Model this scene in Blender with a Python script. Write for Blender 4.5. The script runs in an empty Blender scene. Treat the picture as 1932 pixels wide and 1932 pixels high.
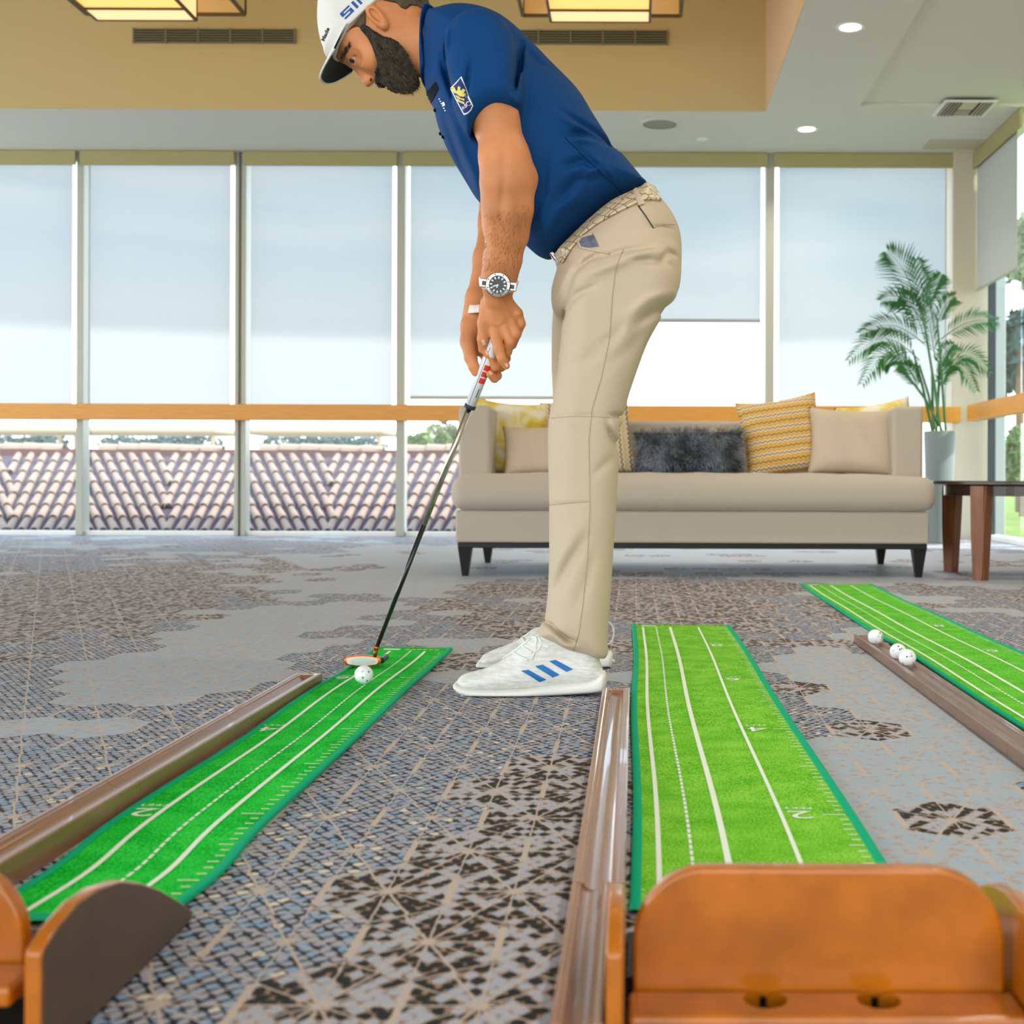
import bpy, bmesh, math, random
import numpy as np
from mathutils import Vector, Matrix
from mathutils.bvhtree import BVHTree

random.seed(7)
rng = np.random.default_rng(11)
SC = bpy.context.scene
COL = SC.collection

# ------------------------------------------------------------------ camera
FPX, VX, VY, CH, ROLL = 2404.0, 1197.0, 902.0, 0.48, math.radians(0.2)
cam_data = bpy.data.cameras.new('camera')
cam_data.sensor_width = 36.0
cam_data.lens = FPX / 1932 * 36
cam_data.shift_x = -(VX - 966) / 1932
cam_data.shift_y = -(966 - VY) / 1932
cam_data.clip_start, cam_data.clip_end = 0.05, 500
cam_data.dof.use_dof = True
cam_data.dof.focus_distance = 2.85
cam_data.dof.aperture_fstop = 6.3
cam = bpy.data.objects.new('camera', cam_data)
COL.objects.link(cam)
cam.matrix_world = Matrix.Translation((0, 0, CH)) @ Matrix.Rotation(math.pi / 2, 4, 'X') @ Matrix.Rotation(ROLL, 4, 'Z')
SC.camera = cam

# ------------------------------------------------------------------ exposure
SC.view_settings.view_transform = 'Standard'
SC.view_settings.look = 'None'
SC.view_settings.gamma = 1.0
SC.view_settings.use_curve_mapping = False
SC.view_settings.exposure = 0.38
SC.cycles.max_bounces = 8
SC.cycles.transparent_max_bounces = 16
SC.cycles.sample_clamp_indirect = 6.0
SC.cycles.use_denoising = True
SC.cycles.use_adaptive_sampling = True

# ------------------------------------------------------------------ sky
def srgb(r, g, b):
    return tuple(((c / 255) / 12.92 if c / 255 <= 0.04045 else ((c / 255 + 0.055) / 1.055) ** 2.4) for c in (r, g, b)) + (1.0,)

W = bpy.data.worlds.new('sky')
SC.world = W
W.use_nodes = True
nt = W.node_tree
nt.nodes.clear()
w_out = nt.nodes.new('ShaderNodeOutputWorld')
w_bg = nt.nodes.new('ShaderNodeBackground')
w_bg.inputs['Strength'].default_value = 3.0
w_tc = nt.nodes.new('ShaderNodeTexCoord')
w_sep = nt.nodes.new('ShaderNodeSeparateXYZ')
nt.links.new(w_tc.outputs['Generated'], w_sep.inputs[0])
w_rmp = nt.nodes.new('ShaderNodeValToRGB')
cr = w_rmp.color_ramp
cr.elements[0].position, cr.elements[0].color = 0.0, (0.62, 0.60, 0.56, 1)
cr.elements[1].position, cr.elements[1].color = 1.0, (0.34, 0.52, 0.80, 1)
for p, c in ((0.495, (0.62, 0.60, 0.56, 1)), (0.50, (1.6, 1.6, 1.58, 1)), (0.5510, (1.6, 1.6, 1.58, 1)),
             (0.5555, (0.80, 0.89, 0.92, 1)), (0.5625, (0.86, 0.95, 0.98, 1)), (0.582, (0.70, 0.84, 0.94, 1)), (0.612, (0.48, 0.69, 0.86, 1)), (0.72, (0.46, 0.66, 0.88, 1))):
    e = cr.elements.new(p)
    e.color = c
w_mul = nt.nodes.new('ShaderNodeMath'); w_mul.operation = 'MULTIPLY_ADD'
w_mul.inputs[1].default_value = 0.5; w_mul.inputs[2].default_value = 0.5
nt.links.new(w_sep.outputs['Z'], w_mul.inputs[0])
nt.links.new(w_mul.outputs[0], w_rmp.inputs[0])
w_map = nt.nodes.new('ShaderNodeMapping'); w_map.inputs['Scale'].default_value = (2.2, 2.2, 24.0)
nt.links.new(w_tc.outputs['Generated'], w_map.inputs[0])
w_noi = nt.nodes.new('ShaderNodeTexNoise'); w_noi.inputs['Scale'].default_value = 1.3
w_noi.inputs['Detail'].default_value = 4.0
nt.links.new(w_map.outputs[0], w_noi.inputs['Vector'])
w_cr2 = nt.nodes.new('ShaderNodeValToRGB')
w_cr2.color_ramp.elements[0].position, w_cr2.color_ramp.elements[0].color = 0.42, (0, 0, 0, 1)
w_cr2.color_ramp.elements[1].position, w_cr2.color_ramp.elements[1].color = 0.66, (0.85, 0.85, 0.85, 1)
nt.links.new(w_noi.outputs['Fac'], w_cr2.inputs[0])
w_mix = nt.nodes.new('ShaderNodeMix'); w_mix.data_type = 'RGBA'; w_mix.blend_type = 'MIX'
w_mix.inputs['B'].default_value = (0.96, 1.0, 1.03, 1)
nt.links.new(w_cr2.outputs['Color'], w_mix.inputs['Factor'])
nt.links.new(w_rmp.outputs['Color'], w_mix.inputs['A'])
w_max = nt.nodes.new('ShaderNodeMix'); w_max.data_type = 'RGBA'; w_max.blend_type = 'LIGHTEN'
w_max.inputs['Factor'].default_value = 1.0
nt.links.new(w_rmp.outputs['Color'], w_max.inputs['A'])
nt.links.new(w_mix.outputs['Result'], w_max.inputs['B'])
nt.links.new(w_max.outputs['Result'], w_bg.inputs['Color'])
nt.links.new(w_bg.outputs[0], w_out.inputs[0])

# ------------------------------------------------------------------ sun
sun_d = bpy.data.lights.new('sun', 'SUN')
sun_d.energy = 4.5
sun_d.angle = math.radians(0.6)
sun_d.color = (1.0, 0.93, 0.82)
sun = bpy.data.objects.new('sun', sun_d)
COL.objects.link(sun)
sun.rotation_euler = Vector((-0.86, 0.30, -0.72)).to_track_quat('-Z', 'Y').to_euler()
sun.location = (12, -4, 12)

# ------------------------------------------------------------------ helpers
def P(px, py, d):
    """point at depth d behind a place measured in the photograph"""
    dx, dy = px - VX, py - VY
    c, s = math.cos(ROLL), math.sin(ROLL)
    x, y = dx * c + dy * s, -dx * s + dy * c
    return Vector((x * d / FPX, d, CH - y * d / FPX))

def tag(o, label=None, cat=None, group=None, kind=None):
    if label: o['label'] = label
    if cat: o['category'] = cat
    if group: o['group'] = group
    if kind: o['kind'] = kind
    return o

def empty(name, loc=(0, 0, 0), label=None, cat=None, group=None, kind=None, rz=0.0):
    o = bpy.data.objects.new(name, None)
    o.empty_display_size = 0.05
    COL.objects.link(o)
    o.location = loc
    o.rotation_euler = (0, 0, rz)
    return tag(o, label, cat, group, kind)

def weighted(o):
    m = o.modifiers.new('shading', 'WEIGHTED_NORMAL'); m.keep_sharp = True; m.weight = 80
    return o

def link_mesh(name, me, mat=None, parent=None, world=True, smooth=False):
    """world=True: mesh coordinates are world coordinates, re-based onto the parent"""
    if mat is not None and len(me.materials) == 0:
        me.materials.append(mat)
    if smooth:
        me.polygons.foreach_set('use_smooth', [True] * len(me.polygons))
    o = bpy.data.objects.new(name, me)
    COL.objects.link(o)
    if parent is not None:
        o.parent = parent
        if world:
            m = Matrix.Identity(4)
            p = parent
            chain = []
            while p is not None:
                chain.append(Matrix.LocRotScale(p.location, p.rotation_euler, p.scale))
                p = p.parent
            for q in reversed(chain):
                m = m @ q
            mi = m.inverted()
            o.location, o.rotation_euler = mi.to_translation(), mi.to_euler()
    return o

def copy_tree(o, parent=None):
    c = o.copy()
    COL.objects.link(c)
    c.parent = parent
    for ch in [x for x in KIDS.get(o.name, [])]:
        copy_tree(ch, c)
    return c
KIDS = {}

class MB:
    """mesh builder: collects shapes and links them as ONE object"""
    def __init__(self):
        self.bm = bmesh.new()
    def quad(self, *pts):
        self.bm.faces.new([self.bm.verts.new(p) for p in pts])
        return self
    def box(self, lo, hi, bev=0.0, seg=2, M=None):
        lo, hi = Vector(lo), Vector(hi)
        r = bmesh.ops.create_cube(self.bm, size=1.0)
        vs = r['verts']
        for v in vs:
            v.co = Vector(((lo[i] + hi[i]) / 2 + v.co[i] * (hi[i] - lo[i])) for i in range(3))
        if bev > 0:
            es = list({e for v in vs for e in v.link_edges})
            g = bmesh.ops.bevel(self.bm, geom=es, offset=bev, segments=seg, affect='EDGES', profile=0.5)
            vs = list({v for f in g['faces'] for v in f.verts} | {v for v in vs if v.is_valid})
        if M is not None:
            for v in vs:
                v.co = M @ v.co
        return self
    def tube(self, pts, rad, seg=10, cap=True):
        pts = [Vector(p) for p in pts]
        n = len(pts)
        rad = rad if hasattr(rad, '__len__') else [rad] * n
        rings = []
        up = None
        for i, p in enumerate(pts):
            t = (pts[min(i + 1, n - 1)] - pts[max(i - 1, 0)]).normalized()
            if up is None:
                up = Vector((0, 0, 1)) if abs(t.z) < 0.9 else Vector((1, 0, 0))
            a = t.cross(up)
            if a.length < 1e-6:
                a = t.cross(Vector((0.3, 0.8, 0.1)))
            a.normalize()
            b = t.cross(a).normalized()
            up = -b if b.dot(up) < 0 else b
            b = up
            rings.append([self.bm.verts.new(p + (a * math.cos(2 * math.pi * k / seg) + b * math.sin(2 * math.pi * k / seg)) * rad[i]) for k in range(seg)])
        for i in range(n - 1):
            for k in range(seg):
                self.bm.faces.new((rings[i][k], rings[i][(k + 1) % seg], rings[i + 1][(k + 1) % seg], rings[i + 1][k]))
        if cap:
            self.bm.faces.new(rings[0][::-1]); self.bm.faces.new(rings[-1])
        return self
    def lathe(self, prof, c=(0, 0, 0), seg=32, M=None):
        rings = []
        new = []
        for r, z in prof:
            if r < 1e-6:
                v = self.bm.verts.new((c[0], c[1], c[2] + z)); rings.append([v]); new.append(v)
            else:
                rg = [self.bm.verts.new((c[0] + r * math.cos(2 * math.pi * k / seg), c[1] + r * math.sin(2 * math.pi * k / seg), c[2] + z)) for k in range(seg)]
                rings.append(rg); new += rg
        for a, b in zip(rings, rings[1:]):
            for k in range(seg):
                k2 = (k + 1) % seg
                if len(a) == 1 and len(b) == 1: continue
                if len(a) == 1: self.bm.faces.new((a[0], b[k2], b[k]))
                elif len(b) == 1: self.bm.faces.new((a[k], a[k2], b[0]))
                else: self.bm.faces.new((a[k], a[k2], b[k2], b[k]))
        if M is not None:
            for v in new: v.co = M @ v.co
        return self
    def prism(self, pts, vec):
        """closed outline pts (3-D, planar) pushed along vec"""
        vec = Vector(vec)
        a = [self.bm.verts.new(p) for p in pts]
        b = [self.bm.verts.new(Vector(p) + vec) for p in pts]
        n = len(a)
        self.bm.faces.new(a[::-1]); self.bm.faces.new(b)
        for i in range(n):
            self.bm.faces.new((a[i], a[(i + 1) % n], b[(i + 1) % n], b[i]))
        return self
    def grid(self, fn, nu, nv, thick=None):
        vs = [[self.bm.verts.new(fn(i / nu, j / nv)) for j in range(nv + 1)] for i in range(nu + 1)]
        for i in range(nu):
            for j in range(nv):
                self.bm.faces.new((vs[i][j], vs[i + 1][j], vs[i + 1][j + 1], vs[i][j + 1]))
        return self
    def mesh(self, name):
        bmesh.ops.recalc_face_normals(self.bm, faces=self.bm.faces)
        me = bpy.data.meshes.new(name)
        self.bm.to_mesh(me)
        self.bm.free()
        return me
    def build(self, name, mat, parent=None, smooth=False, world=True, angle=None):
        me = self.mesh(name)
        if smooth:
            me.polygons.foreach_set('use_smooth', [True] * len(me.polygons))
            if angle:
                me.set_sharp_from_angle(angle=math.radians(angle))
        o = link_mesh(name, me, mat, parent, world)
        if angle: weighted(o)
        return o

# ------------------------------------------------------------------ materials
def newmat(name):
    m = bpy.data.materials.new(name)
    m.use_nodes = True
    return m, m.node_tree, m.node_tree.nodes['Principled BSDF']

def mat(name, col, rough=0.6, metal=0.0, spec=0.5, noise=None, bump=None, sheen=0.0, coat=0.0, coords='Object', sub=0.0):
    """noise=(scale, amount, (sx,sy,sz)) varies the colour; bump=(scale, strength, (sx,sy,sz))"""
    m, t, b = newmat(name)
    b.inputs['Base Color'].default_value = col
    b.inputs['Roughness'].default_value = rough
    b.inputs['Metallic'].default_value = metal
    b.inputs['Specular IOR Level'].default_value = spec
    b.inputs['Sheen Weight'].default_value = sheen
    b.inputs['Coat Weight'].default_value = coat
    if sub:
        b.inputs['Subsurface Weight'].default_value = sub
        b.inputs['Subsurface Radius'].default_value = (0.012, 0.005, 0.003)
        b.inputs['Subsurface Scale'].default_value = 0.6
    tc = t.nodes.new('ShaderNodeTexCoord')
    def nz(sc, stretch, det=4.0):
        mp = t.nodes.new('ShaderNodeMapping'); mp.inputs['Scale'].default_value = stretch
        n = t.nodes.new('ShaderNodeTexNoise'); n.inputs['Scale'].default_value = sc; n.inputs['Detail'].default_value = det
        t.links.new(tc.outputs[coords], mp.inputs[0]); t.links.new(mp.outputs[0], n.inputs['Vector'])
        return n
    if noise:
        n = nz(noise[0], noise[2] if len(noise) > 2 else (1, 1, 1))
        r = t.nodes.new('ShaderNodeValToRGB')
        a = noise[1]
        r.color_ramp.elements[0].position, r.color_ramp.elements[1].position = 0.3, 0.7
        r.color_ramp.elements[0].color = tuple(c * (1 - a) for c in col[:3]) + (1,)
        r.color_ramp.elements[1].color = tuple(min(1, c * (1 + a)) for c in col[:3]) + (1,)
        t.links.new(n.outputs['Fac'], r.inputs[0]); t.links.new(r.outputs['Color'], b.inputs['Base Color'])
    if bump:
        n = nz(bump[0], bump[2] if len(bump) > 2 else (1, 1, 1), 3.0)
        bp = t.nodes.new('ShaderNodeBump'); bp.inputs['Strength'].default_value = bump[1]; bp.inputs['Distance'].default_value = 0.002
        t.links.new(n.outputs['Fac'], bp.inputs['Height']); t.links.new(bp.outputs[0], b.inputs['Normal'])
    return m

def emit_mat(name, col, strength):
    m, t, b = newmat(name)
    b.inputs['Base Color'].default_value = col
    b.inputs['Emission Color'].default_value = col
    b.inputs['Emission Strength'].default_value = strength
    return m

class X:
    """small expression wrapper over Math nodes"""
    T = None
    def __init__(self, s): self.s = s
    @staticmethod
    def op(o, *a, clamp=False):
        n = X.T.nodes.new('ShaderNodeMath'); n.operation = o; n.use_clamp = clamp
        for i, v in enumerate(a):
            if isinstance(v, X): X.T.links.new(v.s, n.inputs[i])
            else: n.inputs[i].default_value = float(v)
        return X(n.outputs[0])
    def __add__(s, o): return X.op('ADD', s, o)
    __radd__ = __add__
    def __sub__(s, o): return X.op('SUBTRACT', s, o)
    def __rsub__(s, o): return X.op('SUBTRACT', o, s)
    def __mul__(s, o): return X.op('MULTIPLY', s, o)
    __rmul__ = __mul__
    def __truediv__(s, o): return X.op('DIVIDE', s, o)
    def abs(s): return X.op('ABSOLUTE', s)
    def sqrt(s): return X.op('SQRT', s)
    def sin(s): return X.op('SINE', s)
    def lt(s, o): return X.op('LESS_THAN', s, o)
    def gt(s, o): return X.op('GREATER_THAN', s, o)
    def round(s): return X.op('ROUND', s)
    def below(s, w, soft):
        """1 when s<w falling to 0 over soft"""
        return X.op('MULTIPLY_ADD', s - w, -1.0 / soft, 0.5, clamp=True)
    @staticmethod
    def mx(a, b): return X.op('MAXIMUM', a, b)
    @staticmethod
    def mn(a, b): return X.op('MINIMUM', a, b)

def xmix(t, f, a, b):
    n = t.nodes.new('ShaderNodeMix'); n.data_type = 'RGBA'
    for sock, v in (('Factor', f), ('A', a), ('B', b)):
        if isinstance(v, X): t.links.new(v.s, n.inputs[sock])
        elif hasattr(v, 'is_linked'): t.links.new(v, n.inputs[sock])
        else: n.inputs[sock].default_value = v
    return n.outputs['Result']
# ================================================================== ROOM
WY = 10.4            # window wall
CZ = 3.115           # lower ceiling
WX = 2.81            # right wall
M_ceil = mat('ceiling_paint', srgb(214, 215, 204), 0.9, bump=(60, 0.05))
M_coffer = mat('coffer_paint', srgb(202, 184, 134), 0.9, bump=(60, 0.05))
M_cofside = mat('coffer_side_paint', srgb(216, 188, 152), 0.9)
M_mull = mat('mullion_paint', srgb(176, 178, 166), 0.45)
M_col = mat('column_paint', srgb(205, 196, 176), 0.85)
M_white = mat('white_paint', srgb(235, 236, 234), 0.5)
M_valance = mat('valance_fabric', srgb(168, 160, 112), 0.8, bump=(400, 0.1))
M_railwood = mat('honey_oak_rail', srgb(214, 146, 44), 0.4, noise=(3, 0.12, (2, 30, 30)))
M_dark = mat('dark_metal', srgb(34, 44, 50), 0.4)

def carpet_material():
    m, t, b = newmat('patterned_carpet')
    X.T = t
    tc = t.nodes.new('ShaderNodeTexCoord')
    sp = t.nodes.new('ShaderNodeSeparateXYZ')
    t.links.new(tc.outputs['Object'], sp.inputs[0])
    # small wobble so the woven lines are not ruler-straight
    wn = t.nodes.new('ShaderNodeTexNoise'); wn.inputs['Scale'].default_value = 80; wn.inputs['Detail'].default_value = 1
    t.links.new(tc.outputs['Object'], wn.inputs['Vector'])
    ws = t.nodes.new('ShaderNodeSeparateColor'); t.links.new(wn.outputs['Color'], ws.inputs[0])
    wx = (X(ws.outputs[0]) - 0.5) * 0.0045
    wy = (X(ws.outputs[1]) - 0.5) * 0.0045
    x0, y0 = X(sp.outputs[0]), X(sp.outputs[1])
    x, y = x0 + wx, y0 + wy
    A, B = 0.147, 0.32
    def wrap(v, per, org):
        q = (v - org) * (1.0 / per)
        return (q - q.round()) * per
    ax, ay = wrap(x, A, -0.138), wrap(y, B, 1.157)
    bx, by = wrap(x, A, -0.2115), wrap(y, B, 1.317)
    k = 0.84          # squeeze so the cells read as regular hexagons
    da = (ax * ax + ay * ay * k * k).sqrt()
    db = (bx * bx + by * by * k * k).sqrt()
    isa = da.lt(db)
    def sel(a, c): return c + isa * (a - c)
    lx, ly, r = sel(ax, bx), sel(ay, by), X.mn(da, db)
    cx, cy = x - lx, y - ly            # hexagon centre
    # lines -------------------------------------------------------------
    th = X.op('ARCTAN2', ly * k, lx)
    ray = (th * 6.0).sin().abs() * r * (1 / 6.0)
    ray2 = ((th * 3.0).sin().abs() * r * (1 / 3.0))
    edge = (da - db).abs()
    vbar = (A / 2 - lx.abs())
    mid = ly.abs().lt(0.045)
    line = X.mx(ray.below(0.0011, 0.0012), (edge * 0.55).below(0.0013, 0.0014))
    line = X.mx(line, ray2.below(0.0016, 0.0016))
    line = X.mx(line, vbar.below(0.0042, 0.0016) * mid)
    line = X.mx(line, r.below(0.0085, 0.006))
    # fine cells ----------------------------------------------------------
    fa, fb = 0.0184, 0.0270
    c1x, c1y = wrap(x, fa, 0.0), wrap(y, fb, 0.0)
    c2x, c2y = wrap(x, fa, fa / 2), wrap(y, fb, fb / 2)
    kk = 0.80
    d1 = (c1x * c1x + c1y * c1y * kk * kk).sqrt()
    d2 = (c2x * c2x + c2y * c2y * kk * kk).sqrt()
    first = d1.lt(d2)
    def sel2(a, c): return c + first * (a - c)
    fx, fy = x - sel2(c1x, c2x), y - sel2(c1y, c2y)
    fr = X.mn(d1, d2)
    fedge = X.mn((d1 - d2).abs() * 0.75, fa / 2 - sel2(c1x, c2x).abs() + 0.0004)
    def rnd(vx, vy, sc):
        cb = t.nodes.new('ShaderNodeCombineXYZ')
        t.links.new((vx * sc).s, cb.inputs[0]); t.links.new((vy * sc).s, cb.inputs[1])
        return cb.outputs[0]
    wnz = t.nodes.new('ShaderNodeTexWhiteNoise'); wnz.noise_dimensions = '2D'
    t.links.new(rnd((fx * (2 / fa)).round(), (fy * (2 / fb)).round(), 1.0), wnz.inputs['Vector'])
    rv = X(wnz.outputs['Value'])
    wc = t.nodes.new('ShaderNodeSeparateColor'); t.links.new(wnz.outputs['Color'], wc.inputs[0])
    rv2 = X(wc.outputs[1])
    gap = t.nodes.new('ShaderNodeTexNoise'); gap.inputs['Scale'].default_value = 70; gap.inputs['Detail'].default_value = 0
    t.links.new(tc.outputs['Object'], gap.inputs['Vector'])
    outl = (fedge + (X(gap.outputs['Fac']) - 0.5) * 0.010).below(0.0024, 0.0010)
    # zones -----------------------------------------------------------------
    def zn(sc, off, det=1.0):
        n = t.nodes.new('ShaderNodeTexNoise'); n.inputs['Scale'].default_value = sc; n.inputs['Detail'].default_value = det
        cb = t.nodes.new('ShaderNodeCombineXYZ')
        t.links.new(cx.s, cb.inputs[0]); t.links.new(cy.s, cb.inputs[1]); cb.inputs[2].default_value = off
        t.links.new(cb.outputs[0], n.inputs['Vector'])
        return X(n.outputs['Fac'])
    def bump2(x1, y1, sx, sy, amp):
        q = ((cx - x1) * (1 / sx)); p = ((cy - y1) * (1 / sy))
        return X.op('EXPONENT', (q * q + p * p) * -1.0) * amp
    brown = zn(2.6, 3.1) + bump2(-2.3, 4.9, 0.85, 2.2, 0.42) + bump2(-0.17, 1.4, 0.13, 0.62, 0.46) + bump2(0.1, 4.9, 0.65, 1.2, 0.34) + bump2(-0.45, 1.86, 0.1, 0.12, 0.3) + bump2(-0.55, 3.2, 0.3, 0.5, 0.05)         + bump2(-1.15, 3.3, 0.28, 3.2, -0.4) + bump2(0.6, 2.6, 0.28, 1.5, -0.12) + bump2(-0.42, 1.4, 0.14, 0.6, -0.25) + bump2(-0.8, 1.9, 0.25, 0.5, -0.3) + bump2(0.42, 2.4, 0.07, 1.2, 0.2)
    pale = zn(2.1, 9.4) + bump2(-1.12, 3.1, 0.22, 1.1, 0.42) + bump2(-1.45, 6.6, 0.5, 1.8, 0.42) + bump2(0.58, 2.3, 0.26, 1.5, 0.30) + bump2(0.9, 7.5, 2.6, 1.8, 0.35) + bump2(-0.4, 1.6, 0.35, 0.9, -0.4) + bump2(-0.75, 1.8, 0.3, 0.5, -0.4) + bump2(-2.0, 4.0, 0.6, 1.8, -0.2)
    isb = brown.gt(0.62)
    isp = pale.gt(0.60)
    # colours -----------------------------------------------------------------
    c_line = srgb(196, 176, 160); c_line2 = srgb(178, 140, 112)
    grey = xmix(t, rv.gt(0.66), srgb(164, 164, 176), srgb(138, 162, 188))
    grey = xmix(t, rv2.gt(0.95), grey, srgb(222, 208, 190))
    blue = xmix(t, outl, grey, srgb(16, 22, 40))
    blob = (fr + (X(gap.outputs['Fac']) - 0.5) * 0.006).below(0.0074, 0.0014)
    bl = xmix(t, rv.gt(0.46), srgb(172, 172, 182), srgb(14, 14, 16))
    bro = xmix(t, blob, srgb(158, 126, 102), bl)
    spk = (fr + (X(gap.outputs['Fac']) - 0.5) * 0.02).below(0.0045, 0.002) * rv.gt(0.6)
    pal = xmix(t, (fedge).below(0.0012, 0.001) * 0.5, srgb(164, 180, 194), srgb(172, 168, 168))
    pal = xmix(t, spk * 0.7, pal, srgb(182, 146, 122))
    colr = xmix(t, isp, blue, pal)
    colr = xmix(t, isb, colr, bro)
    colr = xmix(t, line, colr, c_line)
    fib = t.nodes.new('ShaderNodeTexNoise'); fib.inputs['Scale'].default_value = 420; fib.inputs['Detail'].default_value = 2
    t.links.new(tc.outputs['Object'], fib.inputs['Vector'])
    ff = X.op('MULTIPLY_ADD', X(fib.outputs['Fac']), 0.7, 0.62)
    mu = t.nodes.new('ShaderNodeMix'); mu.data_type = 'RGBA'; mu.blend_type = 'MULTIPLY'; mu.inputs['Factor'].default_value = 1
    t.links.new(colr, mu.inputs['A'])
    cb = t.nodes.new('ShaderNodeCombineColor')
    for i in range(3): t.links.new(ff.s, cb.inputs[i])
    t.links.new(cb.outputs[0], mu.inputs['B'])
    t.links.new(mu.outputs['Result'], b.inputs['Base Color'])
    b.inputs['Roughness'].default_value = 0.62
    b.inputs['Specular IOR Level'].default_value = 0.25
    bp = t.nodes.new('ShaderNodeBump'); bp.inputs['Strength'].default_value = 0.5; bp.inputs['Distance'].default_value = 0.002
    t.links.new(fib.outputs['Fac'], bp.inputs['Height']); t.links.new(bp.outputs[0], b.inputs['Normal'])
    return m

M_carpet = carpet_material()
fl = MB().box((-8, -4, -0.12), (WX + 0.15, WY + 0.1, 0.0)).build('floor', M_carpet)
tag(fl, kind='structure')

# --- ceiling: lower slab with a deep coffer over the room's middle
CY0, CY1, CX0, CX1, CTOP = 2.0, 9.15, -7.2, 0.936, 4.35
c = MB()
c.box((-8, CY1, CZ), (1.59, WY + 0.15, CZ + 0.12))
c.box((CX1, -4, CZ), (1.59, CY1, CZ + 0.12))
c.box((1.59, 9.0, CZ), (WX + 0.15, WY + 0.15, CZ + 0.12))
c.box((1.59, -4, CZ + 0.022), (WX + 0.15, 9.0, CZ + 0.14))
c.box((-8, -4, CZ), (CX1, CY0, CZ + 0.12))
c.box((-8, CY0, CZ), (CX0, CY1, CZ + 0.12))
ceil_o = c.build('ceiling', M_ceil)
tag(ceil_o, kind='structure')
MB().box((CX0, CY1 - 0.006, CZ + 0.001), (CX1, CY1 + 0.1, CTOP)).build('coffer_riser', M_coffer, ceil_o)
MB().box((CX1 - 0.006, CY0 - 0.1, CZ + 0.001), (CX1 + 0.1, CY1 + 0.1, CTOP)).build('coffer_side', M_cofside, ceil_o)
MB().box((CX0, CY0 - 0.1, CZ), (CX1, CY0, CTOP)).build('coffer_riser', M_coffer, ceil_o)
MB().box((CX0 - 0.1, CY0 - 0.1, CZ), (CX0, CY1 + 0.1, CTOP)).build('coffer_side', M_cofside, ceil_o)
MB().box((CX0, CY0, CTOP), (CX1, CY1, CTOP + 0.1)).build('coffer_top', M_coffer, ceil_o)

# --- back window wall
def wx(px): return (px - VX) * WY / FPX
mull_px = [(-455, 14), (-147, 22), (155, 13), (456, 21), (757, 16), (1105, 16), (1450, 17)]
win_edges = [(-448, -158), (-136, 148), (162, 445), (467, 749), (766, 1097), (1113, 1441), (1459, 1790)]
Z_V = 3.0            # bottom of the valances
M_glass, tg, bg = newmat('window_glass')
tg.nodes.remove(bg)
g_o = tg.nodes['Material Output']
g_t = tg.nodes.new('ShaderNodeBsdfTransparent'); g_t.inputs[0].default_value = (0.94, 0.97, 0.97, 1)
g_g = tg.nodes.new('ShaderNodeBsdfGlossy'); g_g.inputs['Roughness'].default_value = 0.02
g_m = tg.nodes.new('ShaderNodeMixShader'); g_l = tg.nodes.new('ShaderNodeLayerWeight'); g_l.inputs['Blend'].default_value = 0.5
g_p = tg.nodes.new('ShaderNodeMath'); g_p.operation = 'POWER'; g_p.inputs[1].default_value = 5.0
g_f = tg.nodes.new('ShaderNodeMath'); g_f.operation = 'MULTIPLY_ADD'; g_f.inputs[1].default_value = 0.8; g_f.inputs[2].default_value = 0.03
tg.links.new(g_l.outputs['Facing'], g_p.inputs[0]); tg.links.new(g_p.outputs[0], g_f.inputs[0])
tg.links.new(g_f.outputs[0], g_m.inputs[0]); tg.links.new(g_t.outputs[0], g_m.inputs[1]); tg.links.new(g_g.outputs[0], g_m.inputs[2])
tg.links.new(g_m.outputs[0], g_o.inputs[0])

def shade_material():
    m, t, b = newmat('solar_shade_fabric')
    t.nodes.remove(b)
    o = t.nodes['Material Output']
    tr = t.nodes.new('ShaderNodeBsdfTransparent'); tr.inputs[0].default_value = (0.86, 0.92, 0.95, 1)
    tl = t.nodes.new('ShaderNodeBsdfTranslucent'); tl.inputs[0].default_value = (0.30, 0.32, 0.33, 1)
    df = t.nodes.new('ShaderNodeBsdfDiffuse'); df.inputs[0].default_value = (0.40, 0.42, 0.42, 1)
    a = t.nodes.new('ShaderNodeMixShader'); a.inputs[0].default_value = 0.5
    t.links.new(tl.outputs[0], a.inputs[1]); t.links.new(df.outputs[0], a.inputs[2])
    mx = t.nodes.new('ShaderNodeMixShader'); mx.inputs[0].default_value = SHADE_OPAQUE
    t.links.new(tr.outputs[0], mx.inputs[1]); t.links.new(a.outputs[0], mx.inputs[2])
    t.links.new(mx.outputs[0], o.inputs[0])
    return m
SHADE_OPAQUE = 0.895
M_shade = shade_material()

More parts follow.
